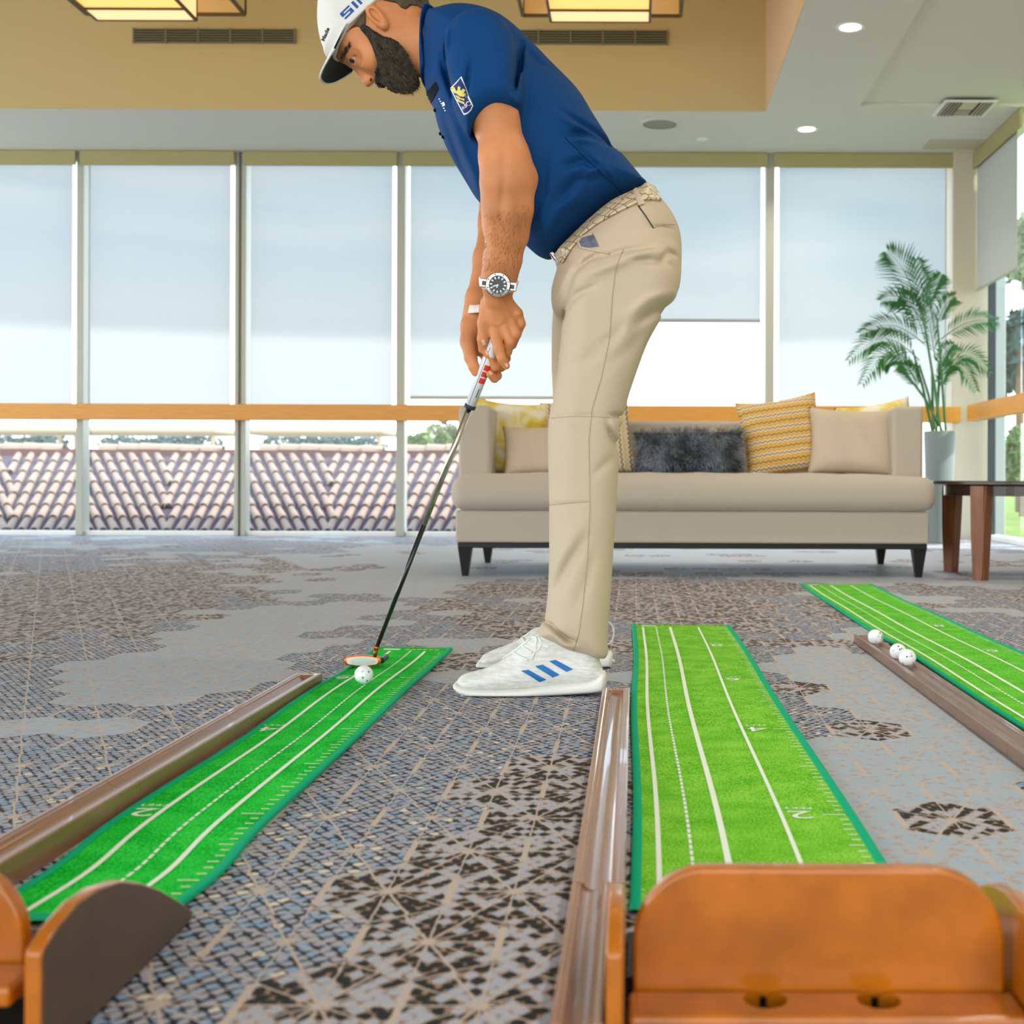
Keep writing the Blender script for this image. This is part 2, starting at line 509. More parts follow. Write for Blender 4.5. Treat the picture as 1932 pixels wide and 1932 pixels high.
for i, (a, b_) in enumerate(win_edges):
    x0, x1 = wx(a), wx(b_)
    w = empty('window_%d' % (i + 1), (x0, WY, 0), kind='structure')
    MB().quad((x0, WY + 0.03, 0.03), (x1, WY + 0.03, 0.03), (x1, WY + 0.03, 1.0), (x0, WY + 0.03, 1.0)).build('pane', M_glass, w)
    MB().quad((x0, WY + 0.03, 1.0), (x1, WY + 0.03, 1.0), (x1, WY + 0.03, CZ), (x0, WY + 0.03, CZ)).build('pane', M_glass, w)
    MB().box((x0, WY - 0.02, 0.0), (x1, WY + 0.08, 0.035)).build('window_sill', M_white, w)
    MB().box((x0, WY + 0.0, CZ - 0.05), (x1, WY + 0.08, CZ)).build('window_head', M_mull, w)
for px, wpx in mull_px:
    h = wpx * WY / FPX / 2
    x = wx(px)
    mb = MB()
    if wpx > 20:
        mb.box((x - h, WY - 0.06, 0), (x - h * 0.25, WY + 0.08, CZ), 0.004, 1)
        mb.box((x + h * 0.25, WY - 0.06, 0), (x + h, WY + 0.08, CZ), 0.004, 1)
        mb.box((x - h * 0.3, WY - 0.02, 0), (x + h * 0.3, WY + 0.06, CZ))
    else:
        mb.box((x - h, WY - 0.06, 0), (x + h, WY + 0.08, CZ), 0.004, 1)
    tag(mb.build('mullion', M_mull), kind='structure')
# corner column and right wall
X_COL = wx(1790)
tag(MB().box((X_COL, WY - 0.12, 0), (WX + 0.1, WY + 0.15, CZ)).build('column', M_col), kind='structure')

shade_words = ['first', 'second', 'third', 'fourth', 'fifth', 'sixth', 'seventh']
SHADE_LABEL = {1: 'roller shade behind the far-left pane, cut by the left edge of the photo',
               2: 'roller shade on the pane between the slim left mullion and the first double mullion',
               3: 'roller shade on the pane just left of the golfer, beside the double mullion',
               4: "roller shade on the pane behind the golfer's arms and hands",
               5: "roller shade pulled only partway down, dark hem bar behind the golfer's hip",
               6: 'roller shade on the pane behind the palm, beside the corner column'}
for i, (a, b_) in enumerate(win_edges):
    if i == 0: continue
    x0, x1 = wx(a), wx(b_)
    s = empty('roller_shade', ((x0 + x1) / 2, WY - 0.08, Z_V), SHADE_LABEL[i], 'roller shade', 'solar shades on the window wall')
    e = 0.034
    zb = {5: P(1300, 607, WY).z, 4: P(900, 752, WY).z}.get(i, 1.0)
    MB().box((x0 - 0.012, WY - 0.11, Z_V - 0.003), (x1 + 0.012, WY - 0.085, CZ - 0.003), 0.003, 1).build('valance', M_valance, s)
    MB().quad((x0 + e, WY - 0.045, zb), (x1 - e, WY - 0.045, zb), (x1 - e, WY - 0.045, CZ - 0.02), (x0 + e, WY - 0.045, CZ - 0.02)).build('shade_fabric', M_shade, s)
    MB().box((x0 + e, WY - 0.058, zb - 0.012), (x1 - e, WY - 0.033, zb + 0.016), 0.004, 1).build('hem_bar', M_mull if i != 5 else mat('hem_bar_grey', srgb(150, 156, 156), 0.5), s)

# --- wooden guard rails
zr0, zr1 = 0.932, 1.062
r = MB().box((-8, WY - 0.2, zr0), (X_COL + 0.05, WY - 0.14, zr1), 0.005, 2).build('guard_rail', M_railwood)
tag(r, 'long honey oak guard rail across the window wall at waist height', 'rail')
r = MB().box((2.60, 5.0, zr0), (2.68, 9.98, zr1), 0.006, 2).build('guard_rail', M_railwood)
tag(r, 'short oak guard rail along the right-hand glass beside the palm', 'rail')

# --- right glass wall
rw = empty('window_8', (WX, 9.6, 0), kind='structure')
MB().quad((WX + 0.03, 8.6, 0.03), (WX + 0.03, WY - 0.12, 0.03), (WX + 0.03, WY - 0.12, CZ), (WX + 0.03, 8.6, CZ)).build('pane', M_glass, rw)
MB().box((WX, 8.6, 0), (WX + 0.1, WY - 0.12, 0.04)).build('window_sill', M_white, rw)
MB().box((WX + 0.0, WY - 0.30, 0), (WX + 0.05, WY - 0.255, CZ)).build('window_frame', M_dark, rw)
for yy in (9.06,):
    MB().box((WX, yy - 0.03, 0), (WX + 0.08, yy + 0.03, CZ)).build('window_frame', M_mull, rw)
tag(MB().box((WX, -4, 0), (WX + 0.12, 8.6, CZ + 0.1)).build('wall_right', M_col), kind='structure')  # unseen stretch made solid to keep sun patches off the floor
M_shade_r = mat('blackout_shade_fabric', srgb(190, 196, 190), 0.85, bump=(500, 0.1))
s = empty('roller_shade', (WX - 0.05, 9.7, 3.0), 'pale grey roller shade half lowered over the right-hand glass', 'roller shade')
MB().box((WX - 0.09, 9.02, 2.98), (WX - 0.07, WY - 0.125, CZ - 0.003), 0.003, 1).build('valance', M_valance, s)
MB().box((WX - 0.055, 9.2, 2.01), (WX - 0.05, WY - 0.13, CZ - 0.02)).build('shade_fabric', M_shade_r, s)
MB().box((WX - 0.062, 9.2, 1.995), (WX - 0.043, WY - 0.13, 2.015), 0.003, 1).build('hem_bar', M_mull, s)
# --- linear air vents on the coffer's far riser
M_vent = mat('vent_metal', srgb(120, 116, 92), 0.5)
M_ventback = mat('vent_shadow', srgb(48, 46, 34), 0.8)
def linear_vent(x0, x1, label):
    z0, z1, y = 3.59, 3.69, CY1 - 0.006
    v = empty('linear_vent', ((x0 + x1) / 2, y, (z0 + z1) / 2), label, 'air vent', 'slot vents on the coffer wall')
    MB().box((x0, y - 0.004, z0), (x1, y, z1)).build('vent_backing', M_ventback, v)
    for q in range(6):
        z = z0 + 0.005 + q * (z1 - z0 - 0.01) / 5
        MB().box((x0, y - 0.016, z - 0.004), (x1, y - 0.003, z + 0.004)).build('slat', M_vent, v)
    for q in range(6):
        xx = x0 + q * (x1 - x0) / 5
        MB().box((xx - 0.006, y - 0.018, z0 - 0.004), (xx + 0.006, y - 0.003, z1 + 0.004)).build('vent_divider', M_vent, v)
linear_vent(-3.6, -2.445, 'long slot air vent on the tan coffer wall left of the white cap')
linear_vent(-0.93, 0.225, "slot air vent on the tan coffer wall behind the golfer's back")

# --- ceiling fittings
M_lamp = emit_mat('downlight_glow', (1.0, 0.93, 0.82, 1), 14.0)
def downlight(x, y, label=None):
    d = empty('downlight', (x, y, CZ), label, 'downlight', 'round recessed ceiling downlights')
    MB().lathe([(0.062, 0), (0.085, 0), (0.085, -0.006), (0.062, -0.004)], (x, y, CZ), 32).build('trim_ring', M_white, d)
    MB().lathe([(0, -0.003), (0.062, -0.003)], (x, y, CZ), 32).build('lamp_lens', M_lamp, d)
    l = bpy.data.lights.new('downlight_lamp', 'AREA'); l.shape = 'DISK'; l.size = 0.12
    l.energy = DOWN_W; l.color = (1.0, 0.93, 0.84); l.spread = math.radians(130)
    lo = bpy.data.objects.new('downlight_lamp', l); COL.objects.link(lo)
    lo.parent = d; lo.location = (0, 0, -0.012)
DOWN_W = 10.0
downlight(1.25, 7.43, 'round white ceiling downlight, the larger one high in the photo')
downlight(1.29, 9.6, 'smaller round downlight nearer the window wall')
for yy in (5.2, 3.0, 0.8, -1.4):
    downlight(1.25, yy, 'recessed ceiling downlight out of frame above the right-hand mat, %s' % {5.2: 'first past the frame', 3.0: 'second past the frame', 0.8: 'nearly above the viewer', -1.4: 'behind the viewer'}[yy])
v = empty('ceiling_vent', (2.33, 9.04, CZ), 'square louvred air vent in the white ceiling near the right wall', 'air vent')
xx0, xx1, yy0, yy1 = 2.17, 2.50, 8.87, 9.21
zc = CZ + 0.0
MB().box((xx0, yy0, zc - 0.004), (xx1, yy1, zc)).build('vent_backing', M_ventback, v)
for (p, q) in (((xx0 - .02, yy0 - .02), (xx1 + .02, yy0)), ((xx0 - .02, yy1), (xx1 + .02, yy1 + .02)), ((xx0 - .02, yy0), (xx0, yy1)), ((xx1, yy0), (xx1 + .02, yy1))):
    MB().box((p[0], p[1], zc - 0.012), (q[0], q[1], zc)).build('vent_frame', M_white, v)
M_louv = mat('louvre_metal', srgb(196, 188, 170), 0.5)
for q in range(4):
    xa = xx0 + 0.012 + q * 0.024
    MB().box((xa, yy0, zc - 0.02), (xa + 0.004, yy1, zc - 0.003)).build('slat', M_louv, v)
    MB().box((xx1 - 0.012 - q * 0.024, yy0, zc - 0.012), (xx1 - 0.004 - q * 0.024, yy1, zc - 0.003)).build('slat', M_louv, v)
MB().box((xx0 + 0.11, yy0, zc - 0.014), (xx1 - 0.11, yy0 + 0.17, zc - 0.003)).build('blank_plate', M_louv, v)
for q in range(4):
    ya = yy1 - 0.13 + q * 0.03
    MB().box((xx0 + 0.11, ya, zc - 0.016), (xx1 - 0.11, ya + 0.006, zc - 0.003)).build('slat', M_louv, v)
sp = empty('ceiling_speaker', (0.18, 9.47, CZ), 'round grey speaker grille flush in the white ceiling', 'speaker')
MB().lathe([(0, -0.006), (0.12, -0.006), (0.125, 0)], (0.18, 9.47, CZ), 40).build('speaker_grille', mat('speaker_grille', srgb(150, 152, 138), 0.8, bump=(900, 0.4)), sp)
MB().lathe([(0.125, 0), (0.15, 0), (0.15, -0.005), (0.125, -0.008)], (0.18, 9.47, CZ), 40).build('trim_ring', M_ceil, sp)
tag(MB().box((2.28, 9.88, CZ - 0.006), (2.72, 10.16, CZ), 0.002, 1).build('access_panel', mat('panel_paint', srgb(192, 186, 158), 0.85)),
    'flat tan access panel in the ceiling corner by the column', 'ceiling panel')
sk = empty('sprinkler_head', (0.52, 9.9, CZ), "small pale sprinkler plate on the ceiling right of the round speaker", 'sprinkler')
MB().lathe([(0, -0.012), (0.03, -0.010), (0.05, 0)], (0.52, 9.9, CZ), 20).build('cover_plate', M_white, sk)

# --- lantern pendants in the coffer
M_lframe = mat('lantern_bronze', srgb(92, 78, 46), 0.45, metal=0.6)
M_lglow = emit_mat('lantern_glow', (1.0, 0.58, 0.16, 1), 0.75)
M_lglow2 = emit_mat('lantern_glow_pale', (1.0, 0.68, 0.34, 1), 0.68)
M_louter = mat('lantern_outer_shade', srgb(222, 200, 150), 0.8)
def lantern(xc, label):
    L = empty('lantern_pendant', (xc, 7.6, CTOP), label, 'pendant light', 'boxed lantern pendants in the coffer')
    zi, zo, top = 3.30, 3.45, 3.95
    a, y0, y1 = 0.305, 7.24, 7.86
    # inner glowing box
    MB().box((xc - a, y0, zi), (xc + a, y1, zi + 0.01)).build('diffuser', M_lglow, L)
    MB().box((xc - a, 7.67, zi - 0.006), (xc + a, y1, zi)).build('diffuser', M_lglow2, L)
    for s in (-1, 1):
        MB().box((xc + s * a - 0.004, y0, zi + 0.01), (xc + s * a + 0.004, y1, top)).build('side_panel', M_lglow2, L)
    for yy in (y0, y1):
        MB().box((xc - a, yy - 0.004, zi + 0.01), (xc + a, yy + 0.004, top)).build('side_panel', M_lglow2, L)
    f = MB()
    for s in (-1, 1):
        f.box((xc + s * a - 0.008, y0, zi - 0.012), (xc + s * a + 0.008, y1, zi + 0.004))
        for yy in (y0, y1):
            f.box((xc + s * a - 0.008, yy - 0.008, zi - 0.01), (xc + s * a + 0.008, yy + 0.008, top))
    for yy in (y0, 7.67, y1):
        f.box((xc - a, yy - 0.006, zi - 0.012), (xc + a, yy + 0.006, zi + 0.004))
    f.build('inner_frame', M_lframe, L)
    # wide outer box
    b, q0, q1 = 0.507, 7.0, 8.18
    for s in (-1, 1):
        MB().box((xc + s * b - 0.003, q0, zo), (xc + s * b + 0.003, q1, zo + 0.34)).build('outer_panel', M_louter, L)
    for yy in (q0, q1):
        MB().box((xc - b, yy - 0.003, zo), (xc + b, yy + 0.003, zo + 0.34)).build('outer_panel', M_louter, L)
    f = MB()
    for s in (-1, 1):
        f.box((xc + s * b - 0.01, q0, zo - 0.012), (xc + s * b + 0.01, q1, zo + 0.006))
        for yy in (q0, q1):
            f.box((xc + s * b - 0.01, yy - 0.01, zo), (xc + s * b + 0.01, yy + 0.01, zo + 0.35))
    for yy in (q0, q1):
        f.box((xc - b, yy - 0.01, zo - 0.012), (xc + b, yy + 0.01, zo + 0.006))
        f.box((xc - b, yy - 0.01, zo + 0.34), (xc + b, yy + 0.01, zo + 0.355))
    f.build('outer_frame', M_lframe, L)
    MB().tube([(xc, 7.55, top), (xc, 7.55, CTOP)], 0.012).build('stem', M_lframe, L)
    l = bpy.data.lights.new('lantern_lamp', 'AREA'); l.shape = 'SQUARE'; l.size = 0.5
    l.energy = 4; l.color = (1.0, 0.76, 0.46)
    lo = bpy.data.objects.new('lantern_lamp', l); COL.objects.link(lo)
    lo.parent = L; lo.location = (0, -0.05, 3.27 - CTOP)
    l = bpy.data.lights.new('lantern_bulb', 'POINT'); l.energy = 6; l.color = (1.0, 0.78, 0.5); l.shadow_soft_size = 0.15
    lo = bpy.data.objects.new('lantern_bulb', l); COL.objects.link(lo)
    lo.parent = L; lo.location = (0, -0.05, 4.10 - CTOP)
lantern(-3.02, 'glowing amber box lantern hanging left, above the long slot vent')
lantern(-0.22, "glowing amber box lantern hanging above the golfer's back")
# ================================================================== OUTSIDE
M_tile = mat('clay_barrel_tile', srgb(150, 128, 114), 0.8, noise=(6, 0.15))
M_panshade = mat('tile_pan_shade', srgb(84, 74, 90), 0.9)  # deck colour with the purple-blue shade between tiles painted in
M_ridge = mat('ridge_cap_shadow', srgb(104, 62, 62), 0.9)  # maroon shadow beneath the ridge caps, painted as a band
M_cap = mat('ridge_cap_clay', srgb(160, 140, 124), 0.8)
tag(MB().box((-60, 11.0, -3.3), (2.9, 90, -3.0)).build('terrain', mat('paving_outside', srgb(170, 160, 146), 0.9)), kind='structure')
roof = empty('tiled_roof', (-4, 12.5, 0), 'clay barrel tile roof outside below the left windows', 'roof')
RY0, RY1 = 11.6, 13.45
rz0, rz1 = P(1197, 1010, RY0).z, P(1197, 862, RY1).z
slope = Vector((0, RY1 - RY0, rz1 - rz0))
nrm = Vector((0, -(rz1 - rz0), RY1 - RY0)).normalized()
xl, xr = -9.0, -1.45
MB().prism([(xl, RY0 - 0.9, rz0 - 0.9 * slope.z / slope.y), (xl, RY1, rz1), (xl, RY1, rz1 - 0.15), (xl, RY0 - 0.9, rz0 - 0.9 * slope.z / slope.y - 0.15)], (xr - xl, 0, 0)).build('roof_deck', M_panshade, roof)
MB().box((xl, RY1 - 0.03, rz1 - 0.05), (xr, RY1 + 0.1, rz1 + 0.065)).build('ridge_band', M_ridge, roof)
# one barrel tile, 1 m long unit along +Y, tapered half pipe
def barrel(r0, r1, L, n=6):
    mb = MB()
    def ring(r, y, dz):
        return [mb.bm.verts.new((r * math.cos(math.pi * k / n), y, r * math.sin(math.pi * k / n) + dz)) for k in range(n + 1)]
    a, b = ring(r0, 0, 0.018), ring(r1, L, 0.0)
    c_ = ring(r0 * 0.78, 0, 0.018)
    for k in range(n):
        mb.bm.faces.new((a[k], a[k + 1], b[k + 1], b[k]))
        mb.bm.faces.new((c_[k + 1], c_[k], a[k], a[k + 1])) if False else mb.bm.faces.new((a[k + 1], a[k], c_[k], c_[k + 1]))
    return mb.mesh('barrel_tile')
NR = 7
tl = slope.length / NR
tile_me = barrel(0.041, 0.033, tl * 1.08)
tile_me.materials.append(M_tile)
tile_me.polygons.foreach_set('use_smooth', [True] * len(tile_me.polygons))
tile_me.set_sharp_from_angle(angle=math.radians(50))
panels = [(-30, 22, -1), (24, 150, 1), (154, 319, -1), (321, 455, 1), (457, 624, -1), (626, 757, 1), (757, 885, 1)]
spx = 24.2
n_t = 0
for xa, xb, sgn in panels:
    # columns of tiles leaning one way in each bay
    start = xa - 80
    cnt = int((xb - xa + 160) / spx)
    for q in range(cnt):
        base_px = start + q * spx
        b0 = P(base_px, 1010, RY0); t0 = P(base_px + sgn * 68, 862, RY1)
        b0.z, t0.z = rz0, rz1
        dvec = t0 - b0
        for rr in range(NR):
            p0 = b0 + dvec * (rr / NR)
            mid = b0 + dvec * ((rr + 0.5) / NR)
            mpx = VX + mid.x * FPX / mid.y
            if mpx < xa - 5 or mpx > xb + 5: continue
            o = bpy.data.objects.new('tile', tile_me)
            COL.objects.link(o)
            o.parent = roof
            yv = dvec.normalized(); xv = yv.cross(nrm).normalized(); zv = xv.cross(yv)
            sc = dvec.length / slope.length
            mm = Matrix((xv, yv * sc, zv)).transposed().to_4x4()
            mm.translation = p0 - Vector(roof.location) + nrm * 0.004
            o.matrix_basis = mm
            n_t += 1
cap_mb = MB()
cap_me = None
for a, b_ in ((-30, 118), (187, 419), (490, 722), (768, 880)):
    k = int(round((b_ - a) / 37))
    for q in range(k):
        xa = P(a + (b_ - a) * q / k, 850, RY1).x; xb = P(a + (b_ - a) * (q + 1) / k, 850, RY1).x
        if cap_me is None:
            m_ = MB(); n = 6
            def ring(r, x): return [m_.bm.verts.new((x, -r * math.cos(math.pi * i / n), r * math.sin(math.pi * i / n))) for i in range(n + 1)]
            r1, r2 = ring(0.072, 0), ring(0.060, 1.04)
            for i in range(n): m_.bm.faces.new((r1[i], r1[i + 1], r2[i + 1], r2[i]))
            cap_me = m_.mesh('ridge_cap'); cap_me.materials.append(M_cap)
        o = bpy.data.objects.new('ridge_cap', cap_me); COL.objects.link(o); o.parent = roof
        o.location = Vector((xa, RY1 + 0.03, rz1 + 0.055 + 0.008 * math.sin(q))) - Vector(roof.location)
        o.scale = (xb - xa, 1, 1)

# --- pale canopies beyond the roof
M_canopy = mat('canopy_cream', srgb(150, 136, 112), 0.9)
CAN_LABEL = {24: 'low cream canopy roof at the far left, beyond the tiled ridge',
             303: 'low cream canopy roof beyond the tiled ridge, second bay',
             607: 'low cream canopy roof beyond the tiled ridge, nearest the putter shaft'}
for cpx in (24, 303, 607):
    d = 30
    xc = P(cpx, 815, d).x
    hw = 136 * d / FPX
    zb, zt = P(700, 822, d).z, P(700, 797, d).z
    c = empty('canopy', (xc, d, zb - 3), CAN_LABEL[cpx], 'canopy', 'cream canopies beyond the roof')
    mb = MB()
    ztm = P(700, 814, d).z
    mb.box((xc - hw, d - 1.2, zb), (xc + hw, d + 1.2, ztm), 0.03, 1)
    a = [(xc - hw * 0.95, d - 1.15, ztm), (xc + hw * 0.95, d - 1.15, ztm), (xc + hw * 0.95, d + 1.15, ztm), (xc - hw * 0.95, d + 1.15, ztm)]
    b4 = [(xc - hw * 0.35, d - 0.1, zt), (xc + hw * 0.35, d - 0.1, zt), (xc + hw * 0.35, d + 0.1, zt), (xc - hw * 0.35, d + 0.1, zt)]
    va = [mb.bm.verts.new(p) for p in a]; vb = [mb.bm.verts.new(p) for p in b4]
    mb.bm.faces.new(vb); mb.bm.faces.new(va[::-1])
    for i in range(4): mb.bm.faces.new((va[i], va[(i + 1) % 4], vb[(i + 1) % 4], vb[i]))
    mb.build('canopy_roof', M_canopy, c)
    for s in (-0.92, 0.92):
        MB().tube([(xc + s * hw, d - 1, -3), (xc + s * hw, d - 1, zb + 0.05)], 0.05, 8).build('post', M_canopy, c)

# --- foliage
def leaf_cloud(mb, c, rad, n, size, r):
    for _ in range(n):
        v = Vector(r.normal(size=3)); v.normalize()
        v = Vector((v.x * rad[0], v.y * rad[1], v.z * rad[2])) * (r.uniform(0.25, 1.0) ** 0.5) + Vector(c)
        a = Vector(r.normal(size=3)).normalized() * size * r.uniform(0.6, 1.3)
        b = a.cross(Vector(r.normal(size=3))).normalized() * size * 0.42
        mb.quad(v - a, v + b, v + a, v - b)
M_leaf = [mat('leaf_blue_green', srgb(52, 84, 84), 0.7, noise=(1.5, 0.3)), mat('leaf_fresh_green', srgb(92, 120, 60), 0.7, noise=(1.5, 0.3)), mat('leaf_olive', srgb(118, 128, 84), 0.7, noise=(1.5, 0.3))]
M_bark = mat('bark', srgb(120, 100, 84), 0.9, bump=(20, 0.5))
def tree(px, py0, py1, wpx, d, kind, label, n=700, name='leafy_tree', group=None):
    top, bot = P(px, py0, d).z, P(px, py1, d).z
    xc = P(px, 800, d).x
    t_ = empty(name, (xc, d, -3), label, 'tree', group)
    mb = MB()
    h = (top - bot) / 2; w = wpx / 2 * d / FPX
    for q in range(5):
        leaf_cloud(mb, (xc + w * (q - 2) * 0.42, d + rng.uniform(-.3, .3), (top + bot) / 2 + rng.uniform(-.2, .1) * h), (w * 0.45, w * 0.5, h * rng.uniform(0.75, 1)), n // 5, max(0.10, h * 0.16), rng)
    mb.build('crown', M_leaf[kind], t_)
    MB().tube([(xc, d, -3), (xc + 0.05, d, (bot - 3) / 2), (xc, d, (top + bot) / 2)], [0.12, 0.1, 0.05], 8).build('trunk', M_bark, t_)
tree(60, 818, 858, 110, 36, 0, 'blue green tree crown under the far-left canopy', 1500)
tree(303, 818, 858, 190, 36, 0, 'blue green tree crown under the second-bay canopy', 1800)
tree(607, 818, 858, 190, 36, 0, 'blue green tree crown under the canopy nearest the putter shaft', 1800)
tree(805, 815, 856, 70, 24, 1, 'fresh green bush just left of the sofa, beyond the tiled ridge')
tree(860, 790, 858, 90, 26, 2, 'pale olive tree seen above the left sofa arm')
# right side: lawn, trees, white garden pillar
lawn = MB()
lawn.grid(lambda u, v: Vector((2.95 + u * 22, 2 + v * 60, -0.12 + 0.35 * v + 0.02 * math.sin(u * 17))), 12, 24)
tag(lawn.build('lawn', mat('lawn_grass', srgb(112, 134, 40), 0.9, noise=(2, 0.35), bump=(80, 0.6))), kind='structure')
pl = MB().box((3.17, 11.5, -0.1), (3.35, 11.7, 4.2), 0.01, 1).build('garden_pillar', mat('pillar_render', srgb(150, 158, 160), 0.8))
tag(pl, 'pale square pillar standing outside the right-hand glass', 'pillar')
for q, (px, py0, py1, w, d, kd, lb) in enumerate([(1922, 560, 760, 110, 19, 0, 'blue green tree outside the right-hand glass, above the rail'),
                                              (1930, 800, 925, 70, 17, 1, 'low bush on the lawn outside the right-hand glass'),
                                              (1955, 380, 560, 150, 22, 2, 'tall pale tree at the right edge outside')]):
    tree(px, py0, py1, w, d, kd, lb, n=1500)
# unseen tree, added beside the right-hand glass to shade the corner column
st_ = empty('added_shade_tree', (6.2, 9.0, -0.1), 'broad tree standing outside beyond the right edge of the photo', 'tree')
mb = MB()
for _ in range(9):
    leaf_cloud(mb, (6.2 + rng.uniform(-0.6, 0.6), 9.0 + rng.uniform(-0.8, 0.8), 4.75 + rng.uniform(-0.35, 0.6)), (0.75, 0.75, 0.6), 260, 0.15, rng)
mb.build('crown', M_leaf[0], st_)
MB().tube([(6.2, 9.0, -0.1), (6.25, 9.05, 2), (6.2, 9.0, 4.8)], [0.16, 0.13, 0.08], 10).build('trunk', M_bark, st_)
# ================================================================== SOFA
M_linen = mat('oatmeal_linen', srgb(184, 172, 156), 0.9, noise=(90, 0.06, (1, 1, 6)), bump=(320, 0.25), sheen=0.15)
M_ebony = mat('ebony_wood', srgb(24, 22, 22), 0.45, spec=0.3)
SX0, SX1 = -0.882, 1.446
sofa = empty('sofa', ((SX0 + SX1) / 2, 6.6, 0), 'long oatmeal linen sofa on tapered dark legs in front of the window wall', 'sofa')
MB().box((SX0 + 0.015, 6.17, 0.165), (SX1 - 0.015, 7.22, 0.322), 0.012, 3).build('base', M_linen, sofa, True, angle=60)
MB().box((SX0 + 0.025, 6.18, 0.138), (SX1 - 0.025, 7.21, 0.165), 0.003, 1).build('plinth', M_ebony, sofa)
for x in (SX0 + 0.058, SX1 - 0.058):
    for y in (6.225, 7.18):
        mb = MB()
        a, b = 0.033, 0.015
        dx = 0.012 if x < 0 else -0.012
        t_ = [mb.bm.verts.new((x + sx * a, y + sy * a, 0.138)) for sx, sy in ((-1, -1), (1, -1), (1, 1), (-1, 1))]
        q_ = [mb.bm.verts.new((x - dx * 0 + sx * b, y + sy * b, 0.0)) for sx, sy in ((-1, -1), (1, -1), (1, 1), (-1, 1))]
        mb.bm.faces.new(t_); mb.bm.faces.new(q_[::-1])
        for i in range(4): mb.bm.faces.new((t_[i], t_[(i + 1) % 4], q_[(i + 1) % 4], q_[i]))
        mb.build('leg', M_ebony, sofa)
def cushion_slab(x0, x1, y0, y1, z0, z1, bev, crown, nu=40, nv=16):
    mb = MB()
    mb.box((x0, y0, z0), (x1, y1, z1), bev, 6)
    bmesh.ops.subdivide_edges(mb.bm, edges=[e for e in mb.bm.edges if e.calc_length() > 0.3], cuts=24, use_grid_fill=True)
    for v in mb.bm.verts:
        u = (v.co.x - x0) / (x1 - x0) * 2 - 1; w = (v.co.y - y0) / (y1 - y0) * 2 - 1
        k = max(0, 1 - u ** 6) * max(0, 1 - w ** 4)
        if v.co.z > (z0 + z1) / 2: v.co.z += crown * k + 0.003 * math.sin(v.co.x * 23) * k
        if abs(w + 1) < 0.15: v.co.y -= 0.012 * (1 - abs(2 * (v.co.z - z0) / (z1 - z0) - 1) ** 2)
    return mb
cushion_slab(SX0 - 0.004, SX1 + 0.012, 6.12, 6.95, 0.322, 0.488, 0.062, 0.02).build('seat_cushion', M_linen, sofa, True)
MB().box((SX0 + 0.16, 6.98, 0.30), (SX1 - 0.16, 7.2, 0.795), 0.03, 4).build('backrest', M_linen, sofa, True, angle=60)
for x0, x1 in ((SX0 + 0.002, SX0 + 0.165), (SX1 - 0.158, SX1 - 0.002)):
    mb = MB().box((x0, 6.36, 0.322), (x1, 7.22, 0.842), 0.022, 4)
    for v in mb.bm.verts:
        if v.co.z > 0.6: v.co.z -= 0.03 * (v.co.y - 6.36) / 0.86
    mb.build('armrest', M_linen, sofa, True, angle=60)

# ------------------------------------------------------------------ pillows
def pillow_mesh(w, h, t, n=28, sag=0.0):
    mb = MB()
    def fn(side):
        def f(u, v):
            a, b = 2 * u - 1, 2 * v - 1
            x = a * w / 2 * (1 - 0.075 * (1 - b * b) * abs(a))
            z = b * h / 2 * (1 - 0.075 * (1 - a * a) * abs(b))
            y = side * t / 2 * (max(0, (1 - a ** 4)) * max(0, (1 - b ** 4))) ** 0.55
            y += side * 0.004 * math.sin(9 * a + 4 * b) * (1 - a * a) * (1 - b * b)
            return Vector((x, y, z - sag * (1 - a * a) * (b + 1) / 2))
        return f
    mb.grid(fn(-1), n, n); mb.grid(fn(1), n, n)
    bmesh.ops.remove_doubles(mb.bm, verts=mb.bm.verts, dist=0.0006)
    return mb
def pillow(px, py, d, w, h, t, rx, ry, rz, m, label, group='scatter pillows on the sofa'):
    c = P(px, py, d)
    o = pillow_mesh(w, h, t, sag=0.015 * h).build('throw_pillow', m, None, True)
    o.location = c; o.rotation_euler = (rx, ry, rz)
    return tag(o, label, 'pillow', group)

def floral_mat():
    m, t, b = newmat('yellow_watercolour_fabric')
    X.T = t
    tc = t.nodes.new('ShaderNodeTexCoord')
    n = t.nodes.new('ShaderNodeTexNoise'); n.inputs['Scale'].default_value = 9; n.inputs['Detail'].default_value = 3; n.inputs['Distortion'].default_value = 0.6
    t.links.new(tc.outputs['Object'], n.inputs['Vector'])
    r = t.nodes.new('ShaderNodeValToRGB')
    e = r.color_ramp.elements
    e[0].position, e[0].color = 0.40, srgb(232, 226, 206)
    e[1].position, e[1].color = 0.60, srgb(214, 186, 70)
    q = e.new(0.50); q.color = srgb(226, 208, 130)
    q = e.new(0.72); q.color = srgb(196, 160, 30)
    t.links.new(n.outputs['Fac'], r.inputs[0]); t.links.new(r.outputs['Color'], b.inputs['Base Color'])
    b.inputs['Roughness'].default_value = 0.9
    return m
